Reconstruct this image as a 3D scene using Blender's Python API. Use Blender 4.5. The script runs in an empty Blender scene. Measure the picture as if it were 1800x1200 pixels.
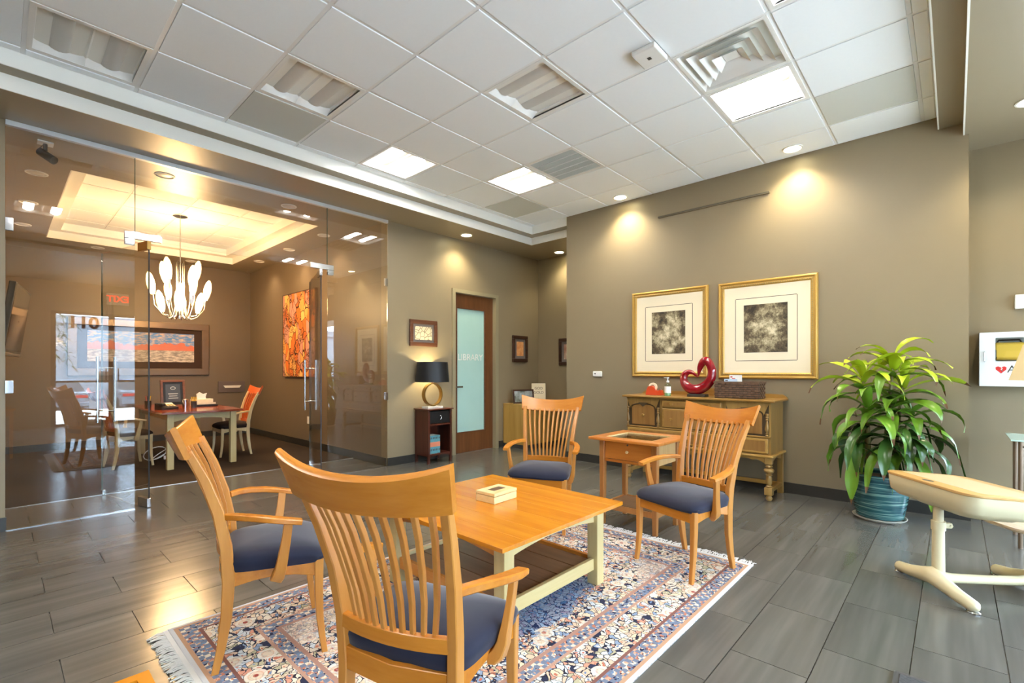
import bpy, bmesh, math, random
from mathutils import Vector, Matrix
random.seed(7)
D = bpy.data
SC = bpy.context.scene
COL = SC.collection
PI = math.pi
T = 0.6096

# ------------------------------------------------------------------ camera
F_PX, YAW, YH, CX, HC = 841.06, 0.7596, 650.73, 879.07, 1.2274
cam = D.cameras.new('camera'); camo = D.objects.new('camera', cam); COL.objects.link(camo)
cam.sensor_width = 36.0; cam.lens = F_PX / 1800 * 36.0
cam.shift_x = (900 - CX) / 1800; cam.shift_y = (YH - 600) / 1800
cam.clip_start = 0.03; cam.clip_end = 300
camo.location = (0, 0, HC); camo.rotation_euler = (PI / 2, 0, YAW - PI / 2)
SC.camera = camo

# ------------------------------------------------------------------ world, sun, exposure
SUN_E = 6.0; SKY_E = 9.0; TROFFER_E = 30.0; SHADE_E = 85.0; SPOT_E = 34.0; CONF_SPOT_E = 11.0
SC.view_settings.view_transform = 'Standard'; SC.view_settings.look = 'None'
SC.view_settings.gamma = 1.0; SC.view_settings.exposure = 1.48
SC.view_settings.use_curve_mapping = False
w = D.worlds.new('sky'); SC.world = w; w.use_nodes = True
bg = w.node_tree.nodes['Background']; bg.inputs['Color'].default_value = (0.63, 0.80, 1.0, 1); bg.inputs['Strength'].default_value = SKY_E
sun = D.lights.new('sun', 'SUN'); sun.energy = SUN_E; sun.angle = 0.01; sun.color = (1, .95, .86)
suno = D.objects.new('sun', sun); COL.objects.link(suno); suno.location = (0, 0, 30)
suno.rotation_euler = Vector((.18, .42, -1.0)).to_track_quat('-Z', 'Y').to_euler()
try:
    SC.cycles.max_bounces = 10; SC.cycles.diffuse_bounces = 6; SC.cycles.glossy_bounces = 5
    SC.cycles.transparent_max_bounces = 24; SC.cycles.transmission_bounces = 8
    SC.cycles.caustics_reflective = False; SC.cycles.caustics_refractive = False
    SC.cycles.sample_clamp_indirect = 6.0
except Exception:
    pass

# ------------------------------------------------------------------ materials
def s(r, g, b):
    f = lambda c: (c / 255 / 12.92) if c / 255 <= .04045 else ((c / 255 + .055) / 1.055) ** 2.4
    return (f(r), f(g), f(b), 1)
MATS = {}
def nt(name):
    m = D.materials.new(name); m.use_nodes = True; MATS[name] = m
    return m, m.node_tree, m.node_tree.nodes['Principled BSDF']
def N(t, typ, **k):
    n = t.nodes.new(typ)
    for a, v in k.items(): setattr(n, a, v)
    return n
def L(t, a, b): t.links.new(a, b)
def mth(t, op, a, b=None, c=None):
    n = N(t, 'ShaderNodeMath', operation=op)
    for i, v in enumerate((a, b, c)):
        if v is None: continue
        if hasattr(v, 'links'): L(t, v, n.inputs[i])
        else: n.inputs[i].default_value = v
    return n.outputs[0]
def mixc(t, fac, a, b):
    n = N(t, 'ShaderNodeMix', data_type='RGBA')
    for i, v in ((0, fac), (6, a), (7, b)):
        if hasattr(v, 'links'): L(t, v, n.inputs[i])
        else: n.inputs[i].default_value = v
    return n.outputs[2]
def ramp(t, fac, stops, interp='LINEAR'):
    n = N(t, 'ShaderNodeValToRGB'); n.color_ramp.interpolation = interp
    e = n.color_ramp.elements
    while len(e) > 1: e.remove(e[-1])
    e[0].position, e[0].color = stops[0]
    for p, c in stops[1:]:
        x = e.new(p); x.color = c
    L(t, fac, n.inputs[0]); return n.outputs[0]
def coords(t, kind='Object', scale=(1, 1, 1), loc=(0, 0, 0)):
    tc = N(t, 'ShaderNodeTexCoord'); mp = N(t, 'ShaderNodeMapping')
    L(t, tc.outputs[kind], mp.inputs[0]); mp.inputs['Scale'].default_value = scale; mp.inputs['Location'].default_value = loc
    return mp.outputs[0]
def noise(t, vec, scale, detail=3, rough=.55):
    n = N(t, 'ShaderNodeTexNoise'); n.inputs['Scale'].default_value = scale
    n.inputs['Detail'].default_value = detail; n.inputs['Roughness'].default_value = rough
    if vec is not None: L(t, vec, n.inputs['Vector'])
    return n.outputs[0]
def bump(t, b, h, strength=.1, dist=.01):
    n = N(t, 'ShaderNodeBump'); n.inputs['Strength'].default_value = strength; n.inputs['Distance'].default_value = dist
    L(t, h, n.inputs['Height']); L(t, n.outputs[0], b.inputs['Normal'])
def plain(name, col, rough=.5, metal=0, spec=.5, var=.06, vs=6, bmp=0, bs=200, emit=None):
    m, t, b = nt(name)
    v = noise(t, coords(t), vs)
    d = tuple(c * (1 - var) for c in col[:3]) + (1,); u = tuple(min(1, c * (1 + var)) for c in col[:3]) + (1,)
    L(t, mixc(t, v, d, u), b.inputs['Base Color'])
    b.inputs['Roughness'].default_value = rough; b.inputs['Metallic'].default_value = metal
    b.inputs['Specular IOR Level'].default_value = spec
    if bmp: bump(t, b, noise(t, coords(t), bs), bmp, .002)
    if emit: b.inputs['Emission Color'].default_value = emit[0]; b.inputs['Emission Strength'].default_value = emit[1]
    return m
def wood(name, c1, c2, axis='z', rough=.32, spec=.5, sc=1.0):
    m, t, b = nt(name)
    k = {'x': (1.2, 16, 16), 'y': (16, 1.2, 16), 'z': (16, 16, 1.2)}[axis]
    v = coords(t, scale=tuple(a * sc for a in k))
    oi = N(t, 'ShaderNodeObjectInfo')
    av = N(t, 'ShaderNodeVectorMath', operation='ADD'); L(t, v, av.inputs[0])
    cb = N(t, 'ShaderNodeCombineXYZ'); r = mth(t, 'MULTIPLY', oi.outputs['Random'], 37.0)
    for i in range(3): L(t, r, cb.inputs[i])
    L(t, cb.outputs[0], av.inputs[1])
    n1 = noise(t, av.outputs[0], 1.0, 4, .6); n2 = noise(t, av.outputs[0], 4.5, 2, .5)
    f = mth(t, 'ADD', mth(t, 'MULTIPLY', n1, .75), mth(t, 'MULTIPLY', n2, .25))
    f = mth(t, 'ADD', f, mth(t, 'MULTIPLY', mth(t, 'SUBTRACT', oi.outputs['Random'], .5), .28))
    L(t, ramp(t, f, [(.28, c1), (.72, c2)]), b.inputs['Base Color'])
    b.inputs['Roughness'].default_value = rough; b.inputs['Specular IOR Level'].default_value = spec
    bump(t, b, n2, .05, .002)
    return m

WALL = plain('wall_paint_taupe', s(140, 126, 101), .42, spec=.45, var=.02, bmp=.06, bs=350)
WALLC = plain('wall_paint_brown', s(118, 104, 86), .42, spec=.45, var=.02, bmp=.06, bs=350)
SOFFIT = plain('soffit_paint', s(150, 138, 116), .38, spec=.5, var=.02)
WHITE = plain('white_paint', s(238, 238, 233), .55, var=.01)
CTILE = plain('ceiling_tile_white', s(240, 245, 250), .85, spec=.2, var=.015, vs=40, bmp=.05, bs=500)
CBAR = plain('ceiling_grid_white', s(234, 236, 238), .5, var=.01)
CGREY = plain('ceiling_panel_grey', s(204, 207, 203), .6, var=.01)
BASEB = plain('baseboard_charcoal', s(50, 49, 46), .35, var=.15, vs=10)
GROUT = plain('grout', s(128, 126, 118), .8)
CARPET = plain('carpet_brown', s(62, 53, 46), .95, spec=.1, var=.35, vs=300, bmp=.5, bs=900)
CHROME = plain('polished_steel', s(205, 207, 210), .16, metal=1, var=.02)
HEADR = plain('satin_aluminium', s(214, 216, 218), .38, metal=.5, var=.02)
STEEL = plain('brushed_steel', s(188, 188, 186), .3, metal=1, var=.05)
BLACK = plain('black_plastic', s(24, 24, 25), .4, var=.1)
DARKGL = plain('screen_black', s(8, 8, 10), .08, var=.05)
ALU = plain('white_plastic', s(232, 232, 230), .4, var=.02)
CHERRY_Z = wood('cherry_upright', s(180, 114, 44), s(204, 140, 66), 'z', .28)
CHERRY_X = wood('cherry_across', s(182, 108, 28), s(206, 134, 48), 'x', .25)
CHERRY_Y = wood('cherry_lengthwise', s(182, 112, 40), s(206, 138, 62), 'y', .26)
TOPW = wood('table_top_cherry', s(186, 106, 12), s(212, 138, 28), 'y', .2, .55, .8)
MAPLE = wood('pale_maple', s(184, 162, 108), s(204, 184, 132), 'z', .4)
MAPLEX = wood('pale_maple_rail', s(184, 162, 108), s(204, 184, 132), 'x', .4)
SHELFW = wood('walnut_shelf', s(104, 78, 58), s(138, 106, 80), 'y', .3)
DISPW = wood('display_cherry', s(150, 96, 44), s(178, 120, 62), 'z', .35)
DISPT = wood('display_cherry_top', s(172, 98, 32), s(198, 124, 50), 'y', .3)
OAK = wood('antique_oak', s(138, 100, 44), s(176, 136, 68), 'y', .35, .5, .8)
OAKZ = wood('antique_oak_upright', s(130, 98, 48), s(168, 132, 72), 'z', .35, .5, .8)
OAKP = wood('walnut_veneer_panel', s(122, 84, 40), s(160, 118, 64), 'z', .32, .5, .6)
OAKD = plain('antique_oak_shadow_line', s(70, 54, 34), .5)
MAHOG = wood('mahogany', s(58, 26, 16), s(92, 44, 28), 'z', .3)
DOORW = wood('library_door_walnut', s(84, 50, 28), s(122, 76, 44), 'z', .35, .5, .6)
LAMIN = wood('alcove_cabinet_oak', s(160, 122, 58), s(186, 148, 78), 'z', .4, .4, .6)
REDW = wood('conference_table_cherry', s(120, 52, 34), s(150, 74, 48), 'y', .16, .6)
NAVY = plain('navy_suede', s(36, 38, 54), .8, spec=.2, var=.3, vs=9)
NB = NAVY.node_tree.nodes['Principled BSDF']; NB.inputs['Sheen Weight'].default_value = .45; NB.inputs['Sheen Roughness'].default_value = .4; NB.inputs['Sheen Tint'].default_value = (.80, .76, .72, 1)
BROWNS = plain('brown_suede', s(48, 40, 38), .8, spec=.2, var=.2, vs=9)
GOLD = plain('gilt_frame', s(196, 156, 76), .4, metal=.3, var=.1, vs=60)
GOLDC = plain('gilt_carving', s(176, 150, 92), .5, metal=.35, var=.35, vs=260)
MATB = plain('cream_mat_board', s(238, 226, 198), .85, spec=.2, var=.01)
MATL = plain('mat_line', s(60, 44, 34), .7)
DKFR = wood('dark_wood_frame', s(50, 30, 20), s(84, 52, 34), 'x', .35)
BRFR = wood('brown_wood_frame', s(84, 50, 32), s(120, 76, 50), 'x', .35)
GREYM = plain('grey_mat_board', s(112, 104, 100), .8)
BRASS = plain('antique_brass', s(176, 142, 82), .3, metal=1, var=.12, vs=30)
SHADEB = plain('black_lamp_shade', s(26, 28, 32), .45, var=.1)
MARB = plain('white_marble', s(232, 228, 220), .3, var=.06, vs=14)
REDGL = plain('red_glass', s(140, 8, 26), .05, spec=1.0, var=.25, vs=9)
DKSTONE = plain('dark_stone', s(58, 54, 50), .35)
ORANGEP = plain('orange_plastic', s(206, 76, 40), .35)
CREAM = plain('cream_enamel', s(214, 200, 160), .28, spec=.6, var=.04, vs=4)
LIDW = wood('desk_lid_maple', s(204, 158, 92), s(224, 182, 118), 'x', .3)
PINK = wood('seat_plywood', s(214, 190, 160), s(230, 208, 182), 'x', .25)
PINE = wood('pale_box_wood', s(222, 192, 132), s(236, 212, 160), 'x', .45)
SOIL = plain('potting_soil', s(96, 74, 54), .95, var=.4, vs=60, bmp=.6, bs=90)
CANE = plain('plant_cane', s(128, 118, 70), .7, var=.2, vs=30)
LEAFY = plain('leaf_young', s(172, 192, 40), .38, var=.14, vs=8)
LEAFM = plain('leaf_green', s(102, 142, 38), .32, var=.22, vs=8)
LEAFD = plain('leaf_dark', s(62, 96, 40), .26, var=.25, vs=8)
TIP = plain('leaf_tip_brown', s(98, 66, 36), .7)
SAUCER = plain('saucer_white', s(206, 200, 184), .4)
PAPER = plain('paper_white', s(240, 238, 232), .8, var=.01)
BEIGE = plain('linen_shade', s(226, 208, 172), .8, var=.03)
TEAL = plain('book_teal', s(96, 158, 172), .5)
CORAL = plain('book_coral', s(226, 138, 104), .5)
REDM = plain('sign_red', s(206, 44, 44), .5)
EXITR = plain('exit_red_lit', s(240, 60, 40), .5, emit=(s(255, 60, 36), 3.0))
YEL = plain('yellow_plastic', s(226, 186, 62), .45)
DGREY = plain('dark_grey', s(66, 64, 62), .5)
PHONE = plain('phone_dark', s(44, 38, 36), .4)
BRONZE = plain('bronze_frame', s(120, 100, 80), .35, metal=.5, var=.1)
BRONZEF = plain('storefront_bronze', s(48, 42, 36), .4, metal=.3)
MATW = plain('floor_mat', s(70, 70, 70), .95, var=.7, vs=70, bmp=.8, bs=120)
ASPH = plain('asphalt', s(104, 106, 110), .9, var=.12, vs=40)
CONC = plain('concrete', s(206, 202, 194), .85, var=.06)
LOTW = plain('neighbour_wall', s(168, 172, 176), .8, var=.03)
CARP = plain('car_silver', s(150, 158, 168), .25, metal=.5, var=.02)
CARG = plain('car_glass', s(26, 34, 40), .08, var=.02)
TYRE = plain('tyre', s(26, 26, 26), .8)
BARK = plain('bark', s(86, 78, 62), .9, var=.3, vs=20)
FROND = plain('tree_leaf', s(66, 84, 44), .6, var=.3)

def glass(name, tint, f0=.055, rough=0.0):
    m = D.materials.new(name); m.use_nodes = True; t = m.node_tree; t.nodes.clear()
    out = N(t, 'ShaderNodeOutputMaterial'); tr = N(t, 'ShaderNodeBsdfTransparent'); gl = N(t, 'ShaderNodeBsdfGlossy')
    tr.inputs[0].default_value = tint; gl.inputs['Roughness'].default_value = rough; gl.inputs[0].default_value = (1, 1, 1, 1)
    lw = N(t, 'ShaderNodeLayerWeight'); lw.inputs[0].default_value = .5
    f = mth(t, 'MULTIPLY_ADD', mth(t, 'POWER', lw.outputs['Facing'], 5.0), 1 - f0, f0)
    mx = N(t, 'ShaderNodeMixShader'); L(t, f, mx.inputs[0]); L(t, tr.outputs[0], mx.inputs[1]); L(t, gl.outputs[0], mx.inputs[2])
    L(t, mx.outputs[0], out.inputs[0]); MATS[name] = m; return m
GLASS = glass('clear_glass', (.95, .96, .95, 1), .062)
GLASSW = glass('window_glass', (.97, .98, .98, 1), .03)
GLASST = glass('tinted_door_glass', (.93, .95, .96, 1), .03)
GEDGE = plain('glass_edge_green', s(60, 92, 80), .2)
PICGL = glass('picture_glass', (1, 1, 1, 1), .03)
def frosted():
    m, t, b = nt('frosted_glass'); v = noise(t, coords(t), 3)
    L(t, mixc(t, v, s(168, 206, 200), s(178, 214, 208)), b.inputs['Base Color']); b.inputs['Roughness'].default_value = .28  # pale teal stands in for daylight glowing through the pane
    return m
FROST = frosted()
def emis(name, col, st):
    m, t, b = nt(name); v = noise(t, coords(t), 4)
    b.inputs['Base Color'].default_value = (.9, .9, .88, 1)
    b.inputs['Emission Color'].default_value = col; L(t, mth(t, 'MULTIPLY_ADD', v, st * .1, st * .95), b.inputs['Emission Strength']); return m
LIT = emis('troffer_lens_lit', (1, .96, .90, 1), TROFFER_E)
LENS = plain('troffer_lens_unlit', s(206, 204, 200), .35, var=.01)
SHADEL = emis('chandelier_glass_lit', (1, .60, .22, 1), 2.2)
DLLIT = emis('downlight_lit', (1, .88, .5, 1), 14)

def tile_mat():
    m, t, b = nt('floor_tile_slate')
    g = N(t, 'ShaderNodeNewGeometry'); oi = N(t, 'ShaderNodeObjectInfo')
    mp = N(t, 'ShaderNodeMapping'); mp.inputs['Scale'].default_value = (.45, 7, 1)
    L(t, g.outputs['Position'], mp.inputs[0])
    cb = N(t, 'ShaderNodeCombineXYZ'); r = mth(t, 'MULTIPLY', oi.outputs['Random'], 60); L(t, r, cb.inputs[0]); L(t, r, cb.inputs[2])
    av = N(t, 'ShaderNodeVectorMath', operation='ADD'); L(t, mp.outputs[0], av.inputs[0]); L(t, cb.outputs[0], av.inputs[1])
    n1 = noise(t, av.outputs[0], .8, 2); n2 = noise(t, av.outputs[0], 3.0, 2)
    f = mth(t, 'ADD', mth(t, 'MULTIPLY', n1, .65), mth(t, 'MULTIPLY', n2, .35))
    L(t, ramp(t, f, [(.3, s(78, 77, 73)), (.5, s(90, 89, 84)), (.7, s(107, 105, 99))]), b.inputs['Base Color'])
    L(t, mth(t, 'MULTIPLY_ADD', n2, .10, .17), b.inputs['Roughness']); b.inputs['Specular IOR Level'].default_value = .55
    return m
FTILE = tile_mat()

def pot_mat():
    m, t, b = nt('teal_glaze'); tc = N(t, 'ShaderNodeTexCoord'); sp = N(t, 'ShaderNodeSeparateXYZ'); L(t, tc.outputs['Object'], sp.inputs[0])
    mp = N(t, 'ShaderNodeMapping'); mp.inputs['Scale'].default_value = (2.5, 2.5, 70); L(t, tc.outputs['Object'], mp.inputs[0])
    n1 = noise(t, mp.outputs[0], 1.4, 3)
    L(t, ramp(t, n1, [(.38, s(24, 62, 70)), (.52, s(46, 92, 94)), (.66, s(120, 156, 144))]), b.inputs['Base Color'])
    b.inputs['Roughness'].default_value = .16; return m
POTG = pot_mat()

def rug_mat(hx, hy):
    m, t, b = nt('persian_rug')
    tc = N(t, 'ShaderNodeTexCoord'); sp = N(t, 'ShaderNodeSeparateXYZ'); L(t, tc.outputs['Object'], sp.inputs[0])
    ax = mth(t, 'ABSOLUTE', sp.outputs[0]); ay = mth(t, 'ABSOLUTE', sp.outputs[1])
    d = mth(t, 'MINIMUM', mth(t, 'SUBTRACT', hx, ax), mth(t, 'SUBTRACT', hy, ay))
    def vor(scale, feat='F1', rnd=1.0):
        v = N(t, 'ShaderNodeTexVoronoi', feature=feat); v.inputs['Scale'].default_value = scale; v.inputs['Randomness'].default_value = rnd
        return v
    nz = N(t, 'ShaderNodeTexNoise'); nz.inputs['Scale'].default_value = 16; nz.inputs['Detail'].default_value = 3; L(t, tc.outputs['Object'], nz.inputs['Vector'])
    wv = N(t, 'ShaderNodeVectorMath', operation='MULTIPLY_ADD'); L(t, nz.outputs['Color'], wv.inputs[0]); wv.inputs[1].default_value = (.075, .075, 0); L(t, tc.outputs['Object'], wv.inputs[2])
    fl = vor(38); fe = vor(38, 'DISTANCE_TO_EDGE'); sm = vor(70); se = vor(70, 'DISTANCE_TO_EDGE'); big = vor(6.2, 'F1', .7)
    for v in (fl, fe, sm, se): L(t, wv.outputs[0], v.inputs['Vector'])
    L(t, tc.outputs['Object'], big.inputs['Vector'])
    cr = N(t, 'ShaderNodeSeparateColor'); L(t, fl.outputs['Color'], cr.inputs[0])
    petals = ramp(t, cr.outputs[0], [(0, s(228, 216, 198)), (.26, s(218, 188, 162)), (.42, s(206, 212, 216)), (.56, s(224, 202, 172)), (.72, s(140, 158, 186)), (.80, s(214, 152, 128)), (.88, s(48, 52, 76)), (.94, s(184, 176, 144))], 'CONSTANT')
    cr2 = N(t, 'ShaderNodeSeparateColor'); L(t, sm.outputs['Color'], cr2.inputs[0])
    small = ramp(t, cr2.outputs[0], [(0, s(224, 210, 188)), (.3, s(206, 160, 132)), (.5, s(40, 46, 74)), (.66, s(116, 138, 168)), (.85, s(190, 120, 96))], 'CONSTANT')
    petals = mixc(t, mth(t, 'LESS_THAN', fl.outputs['Distance'], .22), petals, ramp(t, cr.outputs[1], [(0, s(190, 110, 88)), (.4, s(236, 222, 200)), (.7, s(110, 132, 170))], 'CONSTANT'))
    navy = s(44, 44, 58)
    e1 = mth(t, 'LESS_THAN', fe.outputs['Distance'], .055); e2 = mth(t, 'LESS_THAN', se.outputs['Distance'], .10)
    field = mixc(t, e1, mixc(t, mth(t, 'GREATER_THAN', nz.outputs[0], .56), petals, small), navy)
    # rosettes
    bd = big.outputs['Distance']
    ros = ramp(t, bd, [(0, s(176, 74, 60)), (.07, s(176, 74, 60)), (.075, s(232, 214, 190)), (.16, s(226, 192, 166)), (.19, s(236, 226, 212)), (.30, navy)], 'CONSTANT')
    field = mixc(t, mth(t, 'LESS_THAN', bd, .27), field, mixc(t, .35, ros, field))
    # central medallion and paler corner spandrels
    r = mth(t, 'SQRT', mth(t, 'ADD', mth(t, 'POWER', mth(t, 'DIVIDE', ax, .62), 2), mth(t, 'POWER', mth(t, 'DIVIDE', ay, .42), 2)))
    r = mth(t, 'ADD', r, mth(t, 'MULTIPLY', mth(t, 'SUBTRACT', nz.outputs[0], .5), .5))
    field = mixc(t, mth(t, 'MULTIPLY', mth(t, 'LESS_THAN', r, .95), .62), field, mixc(t, e1, s(86, 130, 180), s(24, 44, 92)))
    field = mixc(t, mth(t, 'MULTIPLY', mth(t, 'LESS_THAN', r, .45), .6), field, s(196, 176, 152))
    q = mth(t, 'ADD', mth(t, 'SUBTRACT', 1.0, mth(t, 'DIVIDE', ax, 1.05)), mth(t, 'SUBTRACT', 1.0, mth(t, 'DIVIDE', ay, .55)))
    q = mth(t, 'ADD', q, mth(t, 'MULTIPLY', mth(t, 'SUBTRACT', nz.outputs[0], .5), .5))
    field = mixc(t, mth(t, 'MULTIPLY', mth(t, 'LESS_THAN', q, .52), .55), field, mixc(t, e2, s(226, 206, 184), s(160, 150, 150)))
    # borders
    chk = N(t, 'ShaderNodeTexChecker'); chk.inputs['Scale'].default_value = 44; L(t, tc.outputs['Object'], chk.inputs['Vector'])
    guard = mixc(t, chk.outputs['Fac'], s(116, 126, 146), small)
    border = mixc(t, e1, petals, navy)
    border = mixc(t, mth(t, 'LESS_THAN', bd, .27), border, mixc(t, .25, ros, border))
    c = field
    for lo, hi, col in ((.355, .375, s(172, 132, 116)), (.30, .355, guard), (.285, .30, s(186, 146, 126)), (.115, .285, border), (.10, .115, s(132, 90, 80)), (.035, .10, guard), (.018, .035, s(190, 150, 120)), (0, .018, s(206, 206, 208))):
        inb = mth(t, 'MULTIPLY', mth(t, 'GREATER_THAN', d, lo), mth(t, 'LESS_THAN', d, hi))
        c = mixc(t, inb, c, col)
    L(t, c, b.inputs['Base Color']); b.inputs['Roughness'].default_value = .92; b.inputs['Specular IOR Level'].default_value = .15
    pile = noise(t, coords(t), 260, 2); bump(t, b, pile, .35, .004); return m

def etching(name, seed):
    m, t, b = nt(name); v = coords(t, scale=(1, 1, 1), loc=(seed, seed * 2, 0))
    tc = N(t, 'ShaderNodeTexCoord'); sp = N(t, 'ShaderNodeSeparateXYZ'); L(t, tc.outputs['Object'], sp.inputs[0])
    n1 = noise(t, v, 7, 6, .72); n2 = noise(t, v, 30, 4, .75)
    y = mth(t, 'ABSOLUTE', mth(t, 'MULTIPLY', sp.outputs[1], 3.4)); z = mth(t, 'ABSOLUTE', mth(t, 'MULTIPLY', mth(t, 'ADD', sp.outputs[2], .03), 2.6))
    c = mth(t, 'SUBTRACT', 1.0, mth(t, 'SQRT', mth(t, 'ADD', mth(t, 'MULTIPLY', y, y), mth(t, 'MULTIPLY', z, z))))
    f = mth(t, 'ADD', mth(t, 'MULTIPLY', c, .38), mth(t, 'ADD', mth(t, 'MULTIPLY_ADD', n1, 1.5, -.38), mth(t, 'MULTIPLY', mth(t, 'SUBTRACT', n2, .5), .55)))
    L(t, ramp(t, f, [(.30, s(44, 36, 26)), (.5, s(96, 84, 62)), (.66, s(168, 156, 124)), (.82, s(222, 212, 182))]), b.inputs['Base Color'])
    b.inputs['Roughness'].default_value = .6; return m
def ribbon_painting():
    m, t, b = nt('woven_ribbon_painting')
    v = coords(t, scale=(1, 1, 1)); nz = N(t, 'ShaderNodeTexNoise'); nz.inputs['Scale'].default_value = 3.2; L(t, v, nz.inputs['Vector'])
    wv = N(t, 'ShaderNodeVectorMath', operation='MULTIPLY_ADD'); L(t, nz.outputs['Color'], wv.inputs[0]); wv.inputs[1].default_value = (.22, .22, .22); L(t, v, wv.inputs[2])
    mp = N(t, 'ShaderNodeMapping'); mp.inputs['Rotation'].default_value = (.6, 0, 0); mp.inputs['Scale'].default_value = (1, 1.5, .75); L(t, wv.outputs[0], mp.inputs[0])
    f1 = N(t, 'ShaderNodeTexVoronoi'); f1.inputs['Scale'].default_value = 6.5; L(t, mp.outputs[0], f1.inputs['Vector'])
    fe = N(t, 'ShaderNodeTexVoronoi', feature='DISTANCE_TO_EDGE'); fe.inputs['Scale'].default_value = 6.5; L(t, mp.outputs[0], fe.inputs['Vector'])
    sc = N(t, 'ShaderNodeSeparateColor'); L(t, f1.outputs['Color'], sc.inputs[0])
    c = ramp(t, sc.outputs[0], [(0, s(232, 170, 92)), (.25, s(226, 122, 52)), (.45, s(206, 150, 134)), (.65, s(238, 190, 112)), (.85, s(196, 104, 48))], 'CONSTANT')
    mk = N(t, 'ShaderNodeTexVoronoi', feature='DISTANCE_TO_EDGE'); mk.inputs['Scale'].default_value = 26; L(t, v, mk.inputs['Vector'])
    c = mixc(t, mth(t, 'MULTIPLY', mth(t, 'LESS_THAN', mk.outputs['Distance'], .07), mth(t, 'GREATER_THAN', nz.outputs[0], .5)), c, s(110, 58, 36))
    c = mixc(t, mth(t, 'LESS_THAN', fe.outputs['Distance'], .035), c, s(70, 34, 24))
    L(t, c, b.inputs['Base Color']); b.inputs['Roughness'].default_value = .5; return m
def desert_print(zlo, zhi):
    m, t, b = nt('desert_panorama_print')
    tc = N(t, 'ShaderNodeTexCoord'); sp = N(t, 'ShaderNodeSeparateXYZ'); L(t, tc.outputs['Object'], sp.inputs[0])
    h = mth(t, 'DIVIDE', mth(t, 'SUBTRACT', sp.outputs[2], zlo), zhi - zlo)
    n1 = noise(t, coords(t, scale=(3, 1, 3)), 2, 5); n2 = noise(t, coords(t, scale=(4, 1, 14)), 2.5, 5, .65)
    sky = mixc(t, ramp(t, n2, [(.45, (0, 0, 0, 1)), (.68, (1, 1, 1, 1))]), s(84, 142, 210), s(240, 200, 160))
    mt = mixc(t, n2, s(226, 110, 56), s(206, 132, 120)); gr = mixc(t, ramp(t, n2, [(.4, (0, 0, 0, 1)), (.6, (1, 1, 1, 1))]), s(150, 142, 136), s(226, 216, 204))
    hm = mth(t, 'MULTIPLY_ADD', mth(t, 'SUBTRACT', n1, .5), .55, .60)
    c = mixc(t, mth(t, 'GREATER_THAN', h, hm), mt, sky); c = mixc(t, mth(t, 'LESS_THAN', h, .40), c, gr)
    L(t, c, b.inputs['Base Color']); b.inputs['Roughness'].default_value = .35
    return m
def small_print(name, a, c2, sc=12):
    m, t, b = nt(name); n1 = noise(t, coords(t), sc, 5, .65)
    L(t, ramp(t, n1, [(.35, a), (.65, c2)]), b.inputs['Base Color']); b.inputs['Roughness'].default_value = .5; return m
def crack_print():
    m, t, b = nt('cracked_earth_print'); v = N(t, 'ShaderNodeTexVoronoi', feature='DISTANCE_TO_EDGE'); v.inputs['Scale'].default_value = 14
    L(t, coords(t), v.inputs['Vector'])
    L(t, ramp(t, v.outputs['Distance'], [(.02, s(110, 92, 70)), (.06, s(222, 204, 170))]), b.inputs['Base Color']); b.inputs['Roughness'].default_value = .6; return m

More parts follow.
